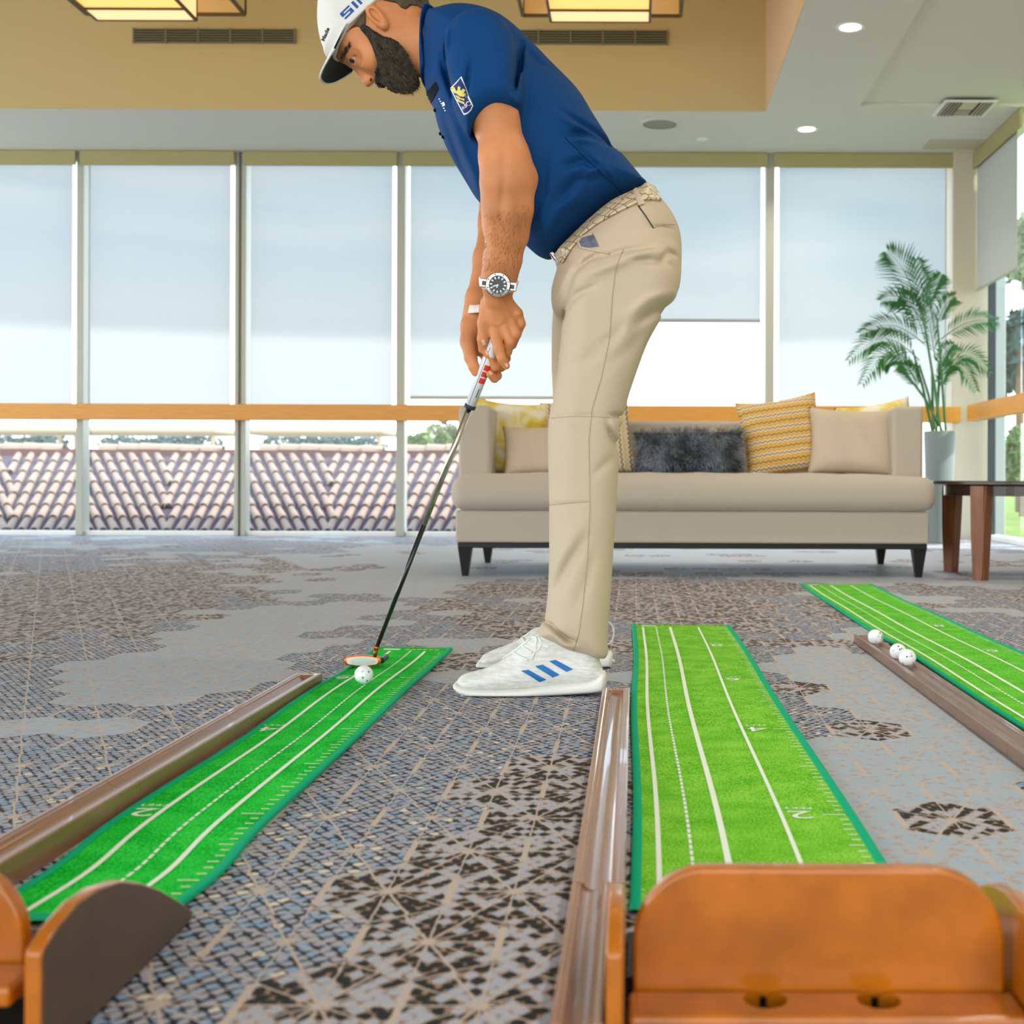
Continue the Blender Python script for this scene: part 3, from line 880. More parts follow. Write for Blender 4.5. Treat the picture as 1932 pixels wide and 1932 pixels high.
def chevron_mat(name, base, dark, mid, horizontal=True, pitch=0.034):
    m, t, b = newmat(name)
    X.T = t
    tc = t.nodes.new('ShaderNodeTexCoord'); sp = t.nodes.new('ShaderNodeSeparateXYZ')
    t.links.new(tc.outputs['Object'], sp.inputs[0])
    u, v = (X(sp.outputs[0]), X(sp.outputs[2])) if horizontal else (X(sp.outputs[2]), X(sp.outputs[0]))
    q = u * (1 / 0.026)
    zig = (q - q.round()).abs() * 0.018
    s = (v + zig) * (1 / pitch)
    k = (s - s.round()).abs()
    s2 = s * 0.5
    alt = (s2 - s2.round()).abs().gt(0.25)
    c = xmix(t, k.gt(0.40), base, mid)
    c = xmix(t, alt, c, xmix(t, k.gt(0.30), srgb(226, 206, 176), base))
    c = xmix(t, k.below(0.075, 0.03), c, dark)
    t.links.new(c, b.inputs['Base Color']); b.inputs['Roughness'].default_value = 0.9
    return m
M_floral = floral_mat()
M_chev = chevron_mat('chevron_fabric', srgb(222, 176, 96), srgb(84, 74, 60), srgb(206, 152, 60))
M_chev2 = chevron_mat('chevron_fabric_cream', srgb(214, 196, 160), srgb(96, 90, 76), srgb(204, 172, 92), horizontal=False, pitch=0.045)
M_linen2 = mat('sand_linen', srgb(198, 180, 156), 0.9, noise=(70, 0.05, (1, 1, 5)), bump=(300, 0.2))
R = math.radians
pillow(962, 826, 6.70, 0.42, 0.42, 0.14, R(-14), R(4), R(12), M_floral, 'yellow and white watercolour pillow leaning on the left sofa arm')
pillow(1012, 850, 6.52, 0.34, 0.27, 0.12, R(-18), R(-2), R(4), M_linen2, "small sand linen pillow just left of the golfer's leg, before the yellow one")
pillow(1108, 824, 6.72, 0.48, 0.44, 0.13, R(-12), R(-7), R(-6), M_chev2, "cream zigzag striped pillow mostly hidden behind the golfer's legs")
pillow(1475, 822, 6.62, 0.43, 0.42, 0.14, R(-14), R(-8), R(4), M_chev, 'mustard chevron striped pillow between the fur pillow and the plain one')
pillow(1655, 826, 6.82, 0.40, 0.40, 0.12, R(-10), R(-9), R(-8), M_floral, 'yellow patterned pillow peeking out behind the plain linen pillow')
pillow(1608, 833, 6.52, 0.45, 0.36, 0.15, R(-16), R(2), R(-4), M_linen2, 'plain sand linen pillow leaning on the right sofa arm')
# grey fur lumbar pillow with real strands
M_fur = mat('slate_grey_fur', srgb(120, 128, 136), 0.85, noise=(16, 0.75))
c0 = P(1299, 853, 6.52)
fp = pillow_mesh(0.56, 0.215, 0.17).build('fur_pillow', mat('fur_hide', srgb(70, 74, 80), 0.9), None, True)
fp.location = c0; fp.rotation_euler = (R(-12), R(-1), R(2))
tag(fp, 'shaggy slate grey fur lumbar pillow lying in the middle of the seat', 'pillow', 'scatter pillows on the sofa')
fm = MB()
for _ in range(6500):
    a, b = rng.uniform(-1, 1), rng.uniform(-1, 1)
    x = a * 0.28 * (1 - 0.075 * (1 - b * b) * abs(a)); z = b * 0.1075
    side = -1 if rng.random() < 0.75 else 1
    y = side * 0.085 * ((1 - a ** 4) * (1 - b ** 4)) ** 0.55
    nrm_ = Vector((a ** 3 * 0.8, side * (1 - 0.6 * max(abs(a), abs(b))), b ** 3 * 1.1 + 0.1)).normalized()
    fl_ = Vector((0.5 * math.sin(x * 31 + z * 17) + rng.normal() * 0.35, -0.1, -0.35 + 0.6 * math.sin(x * 19 + 2) + rng.normal() * 0.35))
    p = Vector((x, y, z)); L_ = rng.uniform(0.026, 0.055)
    d_ = (nrm_ + fl_).normalized()
    sd = d_.cross(nrm_ + Vector((0.01, 0.02, 0.03))).normalized() * 0.0016
    m_ = p + d_ * L_ * 0.6
    e_ = p + d_ * L_ + Vector((0, 0, -0.25 * L_))
    v1, v2, v3, v4, v5 = [fm.bm.verts.new(q) for q in (p - sd, p + sd, m_ + sd * 0.8, m_ - sd * 0.8, e_)]
    fm.bm.faces.new((v1, v2, v3, v4)); fm.bm.faces.new((v4, v3, v5))
fo = fm.build('fur', M_fur, fp, False, world=False)
tag(fo, kind='stuff')

# ================================================================== SIDE TABLE
M_walnut = mat('walnut_wood', srgb(124, 74, 38), 0.4, noise=(4, 0.25, (12, 12, 1.5)))
M_tabtop = mat('dark_table_top', srgb(58, 42, 34), 0.25)
TX, TY, TR = 1.93, 6.34, 0.44
tb = empty('side_table', (TX, TY, 0), 'round dark topped side table on walnut legs at the right of the sofa', 'table')
MB().lathe([(0, 0.448), (TR - 0.03, 0.448), (TR, 0.456), (TR, 0.468), (TR - 0.004, 0.472), (0, 0.472)], (TX, TY, 0), 64).build('table_top', M_tabtop, tb, True, angle=40)
MB().lathe([(TR - 0.08, 0.40), (TR - 0.06, 0.40), (TR - 0.06, 0.448), (TR - 0.08, 0.448)], (TX, TY, 0), 64).build('apron', M_tabtop, tb)
for ang in (45, 135, 225, 315):
    ca, sa = math.cos(R(ang)), math.sin(R(ang))
    lx, ly = TX + 0.40 * ca, TY + 0.40 * sa
    mb = MB()
    def rg(z, r, off):
        return [mb.bm.verts.new((lx - off * ca + r * math.cos(R(ang + 45 + 90 * k)), ly - off * sa + r * math.sin(R(ang + 45 + 90 * k)), z)) for k in range(4)]
    rings = [rg(0, 0.042, 0.0), rg(0.22, 0.049, 0.002), rg(0.40, 0.058, 0.006), rg(0.448, 0.060, 0.01)]
    mb.bm.faces.new(rings[0][::-1]); mb.bm.faces.new(rings[-1])
    for a_, b_ in zip(rings, rings[1:]):
        for k in range(4): mb.bm.faces.new((a_[k], a_[(k + 1) % 4], b_[(k + 1) % 4], b_[k]))
    bmesh.ops.bevel(mb.bm, geom=[e for e in mb.bm.edges if abs(e.verts[0].co.z - e.verts[1].co.z) > 0.03], offset=0.008, segments=2, affect='EDGES')
    mb.build('leg', M_walnut, tb)

# ================================================================== POTTED PALM
pc = P(1772, 1000, 9.55); PXc = pc.x; PYc = 9.55
palm = empty('potted_palm', (PXc, PYc, 0), 'tall palm with feathery fronds in a slim grey planter by the corner column', 'plant')
M_planter = mat('grey_planter', srgb(120, 132, 132), 0.5)
M_soil = mat('potting_soil', srgb(60, 48, 38), 0.95, bump=(60, 0.8))
MB().lathe([(0, 0.0), (0.085, 0.0), (0.092, 0.01), (0.118, 0.83), (0.114, 0.84), (0.106, 0.835), (0.10, 0.79), (0, 0.79)], (PXc, PYc, 0), 40).build('planter', M_planter, palm, True, angle=40)
MB().lathe([(0, 0.80), (0.10, 0.795)], (PXc, PYc, 0), 24).build('soil', M_soil, palm)
M_cane = mat('palm_cane', srgb(60, 110, 52), 0.5)
M_frond = mat('palm_leaflet', srgb(38, 104, 34), 0.5, noise=(3, 0.35))
heads = []
for q, (px, py) in enumerate([(1706, 700), (1722, 660), (1742, 600), (1748, 640), (1758, 700), (1768, 600), (1776, 650), (1735, 690)]):
    h_ = P(px, py, 9.55 + 0.12 * math.sin(q * 2.1))
    b0 = Vector((PXc + 0.05 * math.cos(q * 2.4), PYc + 0.05 * math.sin(q * 2.4), 0.79))
    m1 = (b0 + h_) / 2 + Vector((0.02 * (h_.x - b0.x), 0, 0.05))
    MB().tube([b0, m1, h_], [0.011, 0.010, 0.007], 8).build('cane', M_cane, palm)
    heads.append(h_)
def frond(base, tip, droop, leaf_len, n=22, yaw=0.0):
    mb = MB()
    base, tip = Vector(base), Vector(tip)
    pts = []
    for k in range(n + 1):
        s = k / n
        p = base.lerp(tip, s)
        p.z += droop * math.sin(math.pi * s) 
        pts.append(p)
    mb.tube(pts[::2] if n % 2 == 0 else pts, [0.0045 - 0.0032 * (i / max(1, len(pts[::2]) - 1)) for i in range(len(pts[::2]))], 5)
    for k in range(3, n + 1):
        s = k / n
        t = (pts[k] - pts[k - 1]).normalized()
        side = t.cross(Vector((math.sin(yaw), -math.cos(yaw), 0.4))).normalized()
        L_ = leaf_len * math.sin(math.pi * (0.18 + 0.72 * s)) * rng.uniform(0.85, 1.1)
        for sg in (-1, 1):
            d_ = (t * 0.75 + side * sg * 0.75 + Vector((0, rng.uniform(-0.35, 0.25), -0.12))).normalized()
            w_ = d_.cross(t).cross(d_).normalized() * 0.0068
            w_ = (w_ + Vector((0, 0.003, 0)))
            m_ = pts[k] + d_ * L_ * 0.45 + Vector((0, 0, 0.006))
            e_ = pts[k] + d_ * L_ + Vector((0, 0, -0.12 * L_))
            v = [mb.bm.verts.new(q) for q in (pts[k], m_ + w_, e_, m_ - w_)]
            mb.bm.faces.new((v[0], v[1], v[2], v[3]))
    return mb
fr_spec = [((1745, 615), (1676, 476), 0.10, 0.30), ((1748, 600), (1730, 492), 0.02, 0.26), ((1742, 590), (1775, 520), 0.03, 0.18),
           ((1750, 620), (1664, 568), 0.10, 0.22), ((1745, 650), (1626, 628), 0.10, 0.2), ((1735, 680), (1604, 678), 0.16, 0.22),
           ((1722, 690), (1628, 722), 0.16, 0.2), ((1765, 620), (1800, 560), 0.05, 0.16), ((1775, 640), (1880, 606), 0.06, 0.2),
           ((1770, 710), (1866, 702), 0.14, 0.2), ((1765, 720), (1840, 735), 0.16, 0.17),
           ((1745, 640), (1700, 560), 0.08, 0.2), 
           ((1768, 700), (1800, 650), 0.05, 0.16), ((1730, 720), (1665, 690), 0.1, 0.18),
           ((1765, 680), (1745, 560), 0.02, 0.2), ((1770, 740), (1795, 690), 0.05, 0.14), ((1735, 740), (1700, 690), 0.05, 0.16)]
for q, (b_, t_, dr, ll) in enumerate(fr_spec):
    dd = 9.5 + 0.16 * math.sin(q * 1.7)
    frond(P(b_[0], b_[1], 9.55), P(t_[0], t_[1], dd), dr, ll * 0.85, 24, yaw=0.5 * math.sin(q)).build('frond', M_frond, palm)
# ================================================================== PUTTING MATS
def turf_mat(name, c1, c2, c3):
    m, t, b = newmat(name)
    tc = t.nodes.new('ShaderNodeTexCoord')
    n = t.nodes.new('ShaderNodeTexNoise'); n.inputs['Scale'].default_value = 330; n.inputs['Detail'].default_value = 2
    n2 = t.nodes.new('ShaderNodeTexNoise'); n2.inputs['Scale'].default_value = 14; n2.inputs['Detail'].default_value = 4
    for k in (n, n2): t.links.new(tc.outputs['Object'], k.inputs['Vector'])
    ad = t.nodes.new('ShaderNodeMath'); ad.operation = 'MULTIPLY_ADD'; ad.inputs[1].default_value = 0.45
    t.links.new(n2.outputs['Fac'], ad.inputs[0]); t.links.new(n.outputs['Fac'], ad.inputs[2])
    r = t.nodes.new('ShaderNodeValToRGB'); e = r.color_ramp.elements
    e[0].position, e[0].color = 0.52, c1
    e[1].position, e[1].color = 0.92, c3
    q = e.new(0.70); q.color = c2
    t.links.new(ad.outputs[0], r.inputs[0]); t.links.new(r.outputs['Color'], b.inputs['Base Color'])
    b.inputs['Roughness'].default_value = 0.9; b.inputs['Specular IOR Level'].default_value = 0.1
    bp = t.nodes.new('ShaderNodeBump'); bp.inputs['Strength'].default_value = 0.6; bp.inputs['Distance'].default_value = 0.002
    t.links.new(n.outputs['Fac'], bp.inputs['Height']); t.links.new(bp.outputs[0], b.inputs['Normal'])
    return m
M_turf_l = turf_mat('emerald_turf', srgb(0, 140, 30), srgb(0, 196, 50), srgb(70, 222, 80))
M_turf_c = turf_mat('lime_turf', srgb(70, 150, 20), srgb(112, 196, 38), srgb(164, 220, 86))
M_turf_r = turf_mat('lime_turf_far', srgb(58, 150, 26), srgb(92, 196, 44), srgb(140, 216, 84))
M_bind = mat('teal_binding', srgb(0, 172, 124), 0.8, spec=0.15, bump=(400, 0.2))
M_print = mat('white_print', srgb(238, 246, 226), 0.8)
def glyph_mesh(txt, size, bold=0.0):
    cu = bpy.data.curves.new('glyphs', 'FONT'); cu.body = txt; cu.size = size; cu.align_x = 'CENTER'; cu.align_y = 'CENTER'
    cu.resolution_u = 3; cu.offset = bold
    o = bpy.data.objects.new('glyphs', cu); COL.objects.link(o)
    bpy.context.view_layer.update()
    me = bpy.data.meshes.new_from_object(o.evaluated_get(bpy.context.evaluated_depsgraph_get()))
    bpy.data.objects.remove(o); bpy.data.curves.remove(cu)
    return me
def putting_mat(name, label, x0, x1, yn, yf, zf, xw, turf, lines, tick_x, num_x, foot0, flip=True, logo=True, blabel=None):
    """zf(x,y): height of the cloth; xw(x,y): sideways wander; foot0: y of the 2-foot mark"""
    root = empty(name, ((x0 + x1) / 2, (yn + yf) / 2, 0), label, 'putting mat', 'green practice putting mats')
    n = int((yf - yn) / 0.03)
    bw = 0.013
    def S(x, y, e=0.0): return Vector((xw(x, y), y, zf(x, y) + e))
    mb = MB()
    mb.grid(lambda u, v: S(x0 + bw * 0.6 + u * (x1 - x0 - bw * 1.2), yn + v * (yf - yn), 0.004), 16, n)
    mb.build('turf', turf, root, True)
    def strip(mb, xa, xb, ya, yb, e=0.0050):
        k = max(1, int((yb - ya) / 0.03))
        mb.grid(lambda u, v: S(xa + u * (xb - xa), ya + v * (yb - ya), e), 1, k)
    for xa in (x0, x1 - bw):
        mb = MB()
        prof = [(0, 0.0005), (0, 0.004), (0.003, 0.0065), (0.010, 0.0065), (0.013, 0.0055), (0.013, 0.0005)]
        rings = []
        for k in range(n + 1):
            y = yn + (yf - yn) * k / n
            rings.append([mb.bm.verts.new(S(xa + a_ * bw / 0.013, y, h_)) for a_, h_ in prof])
        for a_, b_ in zip(rings, rings[1:]):
            for k in range(len(prof) - 1): mb.bm.faces.new((a_[k], a_[k + 1], b_[k + 1], b_[k]))
        mb.build('side_binding', M_bind, root, True, angle=40)
    mb = MB(); strip(mb, x0, x1, yf - 0.006, yf + 0.004, 0.0062); mb.build('end_binding', M_bind, root)
    mb = MB(); strip(mb, x0, x1, yn - 0.004, yn + 0.02, 0.0062); mb.build('end_binding', M_bind, root)
    for kind, lx, lw in lines:
        mb = MB()
        if kind == 'solid':
            strip(mb, lx - lw / 2, lx + lw / 2, yn + 0.03, yf - 0.07)
        else:
            y = yn + 0.03
            while y < yf - 0.07:
                strip(mb, lx - lw / 2, lx + lw / 2, y, y + 0.0185); y += 0.0245
        mb.build('lane_line' if kind == 'solid' else 'dashed_line', M_print, root)
    mb = MB(); k = -22
    while foot0 + k * 0.0251 < yf - 0.1:
        y = foot0 + k * 0.0251
        if y > yn + 0.05:
            L_ = 0.032 if k % 24 == 0 else 0.025 if k % 12 == 0 else 0.019 if k % 6 == 0 else 0.015 if k % 3 == 0 else 0.0115
            mb.quad(S(tick_x - L_, y - 0.0016, 0.005), S(tick_x, y - 0.0016, 0.005), S(tick_x, y + 0.0016, 0.005), S(tick_x - L_, y + 0.0016, 0.005))
        k += 1
    tag(mb.build('ruler_ticks', M_print, root), kind='stuff')
    for q in range(1, 5):
        y = foot0 + (q - 1) * 0.603
        if y > yf - 0.15: break
        for txt, sz, off in ((str(2 * q), 0.058, 0.0), ('FEET', 0.014, 0.036)):
            me = glyph_mesh(txt, sz)
            for v in me.vertices:
                gx, gy = v.co.x * (1.35 if off == 0 else 1.5), v.co.y
                v.co = S(num_x - gx, y - gy + off, 0.0052)
            link_mesh('numeral' if off == 0 else 'unit_text', me, M_print, root)
    if logo:
        mb = MB(); strip(mb, x0 + 0.03, x0 + 0.075, yf - 0.05, yf - 0.03); mb.build('printed_label', M_print, root)
        mb = MB(); k = x0 + 0.09
        while k < x1 - 0.04:
            strip(mb, k, k + 0.012, yf - 0.047, yf - 0.033); k += 0.016
        mb.build('printed_words', mat('gold_print', srgb(190, 200, 90), 0.8), root)
    return root
def zf_c(x, y):
    return 0.0015 * (1 + math.sin(y * 5.1 + 4 * x)) * max(0, min(1, (y - 1.5) / 0.3)) + 0.001
def zf_l(x, y):
    return 0.0015 * (1 + math.sin(y * 7.3 - 9 * x)) + 0.001
def xw_c(x, y): return x + 0.0025 * math.sin(y * 4.2)
def xw_l(x, y):
    k = math.exp(-((y - 1.53) / 0.13) ** 2)
    return x + 0.0025 * math.sin(y * 6 + 1) + 0.012 * k
def xw_r(x, y): return x + 0.003 * math.sin(y * 2.4)
putting_mat('putting_mat', 'lime green putting mat in the middle, running up behind the wooden cup box', -0.003, 0.312, 1.40, 4.107, zf_c, xw_c, M_turf_c,
            [('solid', 0.031, 0.0068), ('dash', 0.0725, 0.0042), ('solid', 0.117, 0.0085), ('solid', 0.206, 0.006)], 0.297, 0.2335, 1.797)
putting_mat('putting_mat', 'emerald green putting mat on the left, the one the golfer putts along', -0.717, -0.503, 1.355, 3.54, zf_l, xw_l, M_turf_l,
            [('solid', -0.664, 0.0072), ('dash', -0.609, 0.0042), ('solid', -0.569, 0.0072)], -0.518, -0.687, 1.793)
putting_mat('putting_mat', 'bright green putting mat on the right with three balls beside it', 0.742, 1.062, 1.9, 5.71, zf_c, xw_r, M_turf_r,
            [('solid', 0.776, 0.0075), ('dash', 0.822, 0.0045), ('solid', 0.867, 0.0085), ('solid', 0.955, 0.0065)], 1.047, 0.985, 2.30)

# ================================================================== BALL RETURN TRACKS
def wood(name, c, dark=0.2, rough=0.32, st=(14, 1.2, 14), coat=0.25):
    return mat(name, c, rough, noise=(5, dark * 0.6, st), coat=coat)
M_track_c = wood('track_wood_reddish', srgb(156, 108, 84), rough=0.22, coat=0.5)
M_track_l = wood('track_wood_brown', srgb(146, 102, 74), rough=0.3, coat=0.3)
M_track_r = wood('track_wood_worn', srgb(128, 92, 70), 0.3)
def track(label, x0, x1, yn, yf, h0, h1, seg_y, m, near_x1=None):
    """h0/h1: height at the near / far end"""
    root = empty('ball_return_track', ((x0 + x1) / 2, (yn + yf) / 2, 0), label, 'ball track', 'wooden ball return tracks beside the mats')
    w = x1 - x0
    c = (x0 + x1) / 2
    gr = w * 0.27
    prof = [(-w / 2, None), (-w / 2, 0)]
    top = [(-w / 2, 0.0), (-w / 2 + 0.003, 0.002)] 
    groove = [(-gr * math.cos(math.pi * k / 10), -0.55 * gr * math.sin(math.pi * k / 10)) for k in range(11)]
    up = [(-w / 2, -0.002), (-w / 2 + 0.002, 0.0), (-gr - 0.006, 0.0), (-gr - 0.0045, -0.0015)] + [(a_, b_ - 0.0015) for a_, b_ in groove] + [(gr + 0.0045, -0.0015), (gr + 0.006, 0.0), (w / 2 - 0.002, 0.0), (w / 2, -0.002)]
    ys = [yn] + list(seg_y) + [yf]
    H = lambda y: h0 + (h1 - h0) * (y - yn) / (yf - yn)
    for q, (ya, yb) in enumerate(zip(ys, ys[1:])):
        mb = MB()
        if near_x1 is not None:
            xr_ = near_x1 if q == 0 else x1
            k_ = (xr_ - x0) / (x1 - x0); c = (x0 + xr_) / 2; w = xr_ - x0
        else: k_ = 1.0
        last = q == len(ys) - 2
        yb2 = yb - 0.0015
        def ring(y, flat=False):
            return [mb.bm.verts.new((c - w / 2, y, 0.001))] + [mb.bm.verts.new((c + a_ * k_, y, H(y) + (b_ if not flat else min(0, max(b_, -0.002))))) for a_, b_ in up] + [mb.bm.verts.new((c + w / 2, y, 0.001))]
        rs = [ring(ya)]
        if last:
            rs += [ring(yb2 - 0.022), ring(yb2 - 0.016, True), ring(yb2, True)]
        else:
            rs += [ring(yb2)]
        for a_, b_ in zip(rs, rs[1:]):
            for k in range(len(a_) - 1): mb.bm.faces.new((a_[k], a_[k + 1], b_[k + 1], b_[k]))
            mb.bm.faces.new((a_[-1], a_[0], b_[0], b_[-1]))
        mb.bm.faces.new(rs[0][::-1]); mb.bm.faces.new(rs[-1])
        mb.build('track_segment', m, root, True, angle=35)
    return root
track('reddish wooden ball track along the left edge of the middle mat', -0.067, -0.0085, 1.03, 2.77, 0.040, 0.025, (1.40, 1.872, 2.345), M_track_c, -0.0235)
track('brown wooden ball track along the left edge of the left mat', -0.784, -0.724, 1.03, 2.96, 0.040, 0.025, (1.40, 1.87, 2.42), M_track_l)
track('worn brown wooden ball track holding three balls on the right', 0.645, 0.703, 1.7, 3.74, 0.028, 0.024, (2.2, 2.72), M_track_r)

# ================================================================== CUP BOXES
M_box = mat('amber_stained_wood', srgb(176, 96, 8), 0.28, noise=(18, 0.22, (1, 1, 1)), coat=0.3)
M_boxside = mat('dark_stained_panel', srgb(84, 64, 50), 0.4, noise=(10, 0.15, (2, 1, 1)))
M_black = mat('matte_black', srgb(14, 14, 14), 0.7)
def outline_slab(pts_outer, holes, depth, bevel, res=2):
    """2-D outline (with holes) -> slab mesh of the given depth, bevelled edges, in the XY plane"""
    cu = bpy.data.curves.new('outline', 'CURVE'); cu.dimensions = '2D'; cu.fill_mode = 'BOTH'
    cu.extrude = max(0.0001, depth / 2 - bevel); cu.bevel_depth = bevel; cu.bevel_resolution = res; cu.offset = -bevel
    for loop in [pts_outer] + holes:
        s_ = cu.splines.new('POLY'); s_.points.add(len(loop) - 1); s_.use_cyclic_u = True
        for p, q in zip(s_.points, loop): p.co = (q[0], q[1], 0, 1)
    o = bpy.data.objects.new('outline', cu); COL.objects.link(o)
    bpy.context.view_layer.update()
    me = bpy.data.meshes.new_from_object(o.evaluated_get(bpy.context.evaluated_depsgraph_get()))
    bpy.data.objects.remove(o); bpy.data.curves.remove(cu)
    bm = bmesh.new(); bm.from_mesh(me); bmesh.ops.remove_doubles(bm, verts=bm.verts, dist=1e-5)
    bm.to_mesh(me); bm.free()
    return me
def arc(cx, cy, rx, ry, a0, a1, n=12):
    return [(cx + rx * math.cos(R(a0 + (a1 - a0) * k / n)), cy + ry * math.sin(R(a0 + (a1 - a0) * k / n))) for k in range(n + 1)]
def cup_box(label, x0, x1, holes_x, side=0.0075, up=0.0):
    root = empty('cup_box', ((x0 + x1) / 2, 1.2, 0), label, 'putting cup', 'amber wooden cup boxes at the near end of the mats')
    # upright back panel with rounded shoulders
    z0, z1 = 0.030, 0.143
    rx, ry = 0.064, 0.066
    out = [(x0, z0), (x1, z0)] + arc(x1 - rx, z1 - ry, rx, ry, 0, 90) + arc(x0 + rx, z1 - ry, rx, ry, 90, 180)
    me = outline_slab(out, [], 0.018, 0.004, 3)
    me.transform(Matrix(((1, 0, 0, 0), (0, 0, 1, 1.111), (0, 1, 0, 0), (0, 0, 0, 1))))
    o = weighted(link_mesh('back_panel', me, M_box, root, smooth=False))
    me.polygons.foreach_set('use_smooth', [True] * len(me.polygons)); me.set_sharp_from_angle(angle=R(35))
    # ledge with ball holes bored through it
    yb, yf_ = 1.100, 1.046
    slab_ = MB().box((x0 - 0.004, yf_, 0.020 + up), (x1 + (0.006 if side < 0.02 else 0.016), yb, 0.038 + up), 0.005, 3)
    lo_ = link_mesh('ball_ledge', slab_.mesh('ball_ledge'), M_box, root)
    cutters = []
    for hx in holes_x:
        cm = MB(); cm.tube([(hx, 1.0815, 0.0), (hx, 1.0815, 0.10)], 0.0188, 40)
        co_ = link_mesh('cutter', cm.mesh('cutter')); cutters.append(co_)
        md = lo_.modifiers.new('bore', 'BOOLEAN'); md.object = co_; md.operation = 'DIFFERENCE'; md.solver = 'EXACT'
    bpy.context.view_layer.update()
    me = bpy.data.meshes.new_from_object(lo_.evaluated_get(bpy.context.evaluated_depsgraph_get()))
    lo_.modifiers.clear(); lo_.data = me
    for co_ in cutters: bpy.data.objects.remove(co_)
    me.polygons.foreach_set('use_smooth', [True] * len(me.polygons)); me.set_sharp_from_angle(angle=R(35)); weighted(lo_)
    # fan-shaped side panels
    prof = [(1.022, 0.002), (1.022, 0.094), (1.026, 0.100), (1.05, 0.109), (1.09, 0.116), (1.13, 0.115), (1.18, 0.106), (1.23, 0.088), (1.28, 0.065), (1.33, 0.038), (1.365, 0.018), (1.372, 0.012), (1.372, 0.002)]
    for xs, inner in ((x0 - 0.0225, 1), (x1 + side, -1)):
        me = outline_slab(prof, [], 0.015, 0.0035, 2)
        me.transform(Matrix(((0, 0, 1, xs + 0.0075), (1, 0, 0, 0), (0, 1, 0, 0), (0, 0, 0, 1))))
        me.materials.append(M_box); me.materials.append(M_boxside)
        for p in me.polygons:
            if p.normal.x * inner < -0.95: p.material_index = 1
        ob = weighted(link_mesh('side_panel', me, None, root))
        me.polygons.foreach_set('use_smooth', [True] * len(me.polygons)); me.set_sharp_from_angle(angle=R(35))
    # ramp under the mat's near end, floor board and cup
    mb = MB(); mb.prism([(x0 - 0.006, 1.345, 0.001), (x0 - 0.006, 1.14, 0.001), (x0 - 0.006, 1.14, 0.034), (x0 - 0.006, 1.33, 0.006)], (x1 - x0 + 0.006 + max(0.006, side - 0.002), 0, 0)); mb.build('ramp', M_black, root)
    MB().box((x0 - 0.006, 1.05, 0.001), (x1 + max(0.006, side - 0.002), 1.135, 0.012)).build('floor_board', M_black, root)
    for hx in holes_x:
        MB().tube([(hx, 1.0815, 0.013 + up), (hx, 1.0815, 0.0195 + up)], 0.021, 24).build('cup_bottom', M_black, root)
    return root
cup_box('amber wooden cup box in front of the middle mat, two ball holes showing', 0.0005, 0.322, (0.1125, 0.209))
cup_box('amber wooden cup box cut by the photo edge, dark curved side panel facing out', -0.698, -0.527, (-0.645, -0.58), 0.038, 0.022)

# ================================================================== GOLF BALLS
def ball_material():
    m, t, b = newmat('dimpled_ball')
    b.inputs['Base Color'].default_value = srgb(244, 244, 246)
    b.inputs['Roughness'].default_value = 0.3; b.inputs['Coat Weight'].default_value = 0.3
    tc = t.nodes.new('ShaderNodeTexCoord'); v = t.nodes.new('ShaderNodeTexVoronoi'); v.inputs['Scale'].default_value = 260
    t.links.new(tc.outputs['Object'], v.inputs['Vector'])
    bp = t.nodes.new('ShaderNodeBump'); bp.inputs['Strength'].default_value = 0.35; bp.inputs['Distance'].default_value = 0.001
    t.links.new(v.outputs['Distance'], bp.inputs['Height']); t.links.new(bp.outputs[0], b.inputs['Normal'])
    return m
M_ball = ball_material()
M_ink = mat('black_ink', srgb(40, 38, 38), 0.5)
BR = 0.02135
_b = MB(); bmesh.ops.create_icosphere(_b.bm, subdivisions=4, radius=BR); ball_me = _b.mesh('golf_ball'); ball_me.materials.append(M_ball)
ball_me.polygons.foreach_set('use_smooth', [True] * len(ball_me.polygons))
def mark_mesh(kind):
    mb = MB(); r_ = BR + 0.00012
    def onb(a, b): # small offsets around -Y pole
        v = Vector((a, -1, b)).normalized(); return v * r_
    if kind == 0:   # notched triangle
        mb.quad(onb(-.15, .10), onb(-.02, .02), onb(0, -.14), onb(-.05, -.02)); mb.quad(onb(.15, .10), onb(.05, -.02), onb(0, -.14), onb(.02, .02))
    else:
        mb.quad(onb(-.12, .06), onb(.0, .13), onb(.12, .06), onb(0, -.12))
    return mb.mesh('triangle_mark')
mk = [mark_mesh(0), mark_mesh(1)]
for m_ in mk: m_.materials.append(M_ink)
def golf_ball(c, label, seed, group='white practice balls on the right track'):
    o = bpy.data.objects.new('golf_ball', ball_me); COL.objects.link(o); o.location = c
    tag(o, label, 'golf ball', group)
    rr = np.random.default_rng(seed)
    dirs = [(0.05, -0.55), (0.8, -0.45), (-0.55, 0.75), (0.62, 0.65), (-0.9, -0.1), (0.1, 0.2)] if seed == 1 else [tuple(rr.uniform(-1, 1, 2)) for _ in range(8)]
    for q, (a, b) in enumerate(dirs):
        k = bpy.data.objects.new('printed_mark', mk[q % 2]); COL.objects.link(k); k.parent = o
        k.rotation_euler = (b * 0.9, 0, a * 1.0)
    return o
zt = 0.0215
golf_ball((-0.616, 2.908, 0.0075 + BR), 'white golf ball on the left mat right under the putter face', 1, None)
golf_ball((0.674, 3.555, 0.0245 - 0.0085 + BR + 0.0015), 'white ball sitting alone at the far end of the worn track', 4)
golf_ball((0.674, 3.25, 0.0250 - 0.0085 + BR + 0.0015), 'farther ball of the close pair on the worn track', 5)
golf_ball((0.674, 3.14, 0.0252 - 0.0085 + BR + 0.0015), 'nearer ball of the close pair on the worn track', 6)

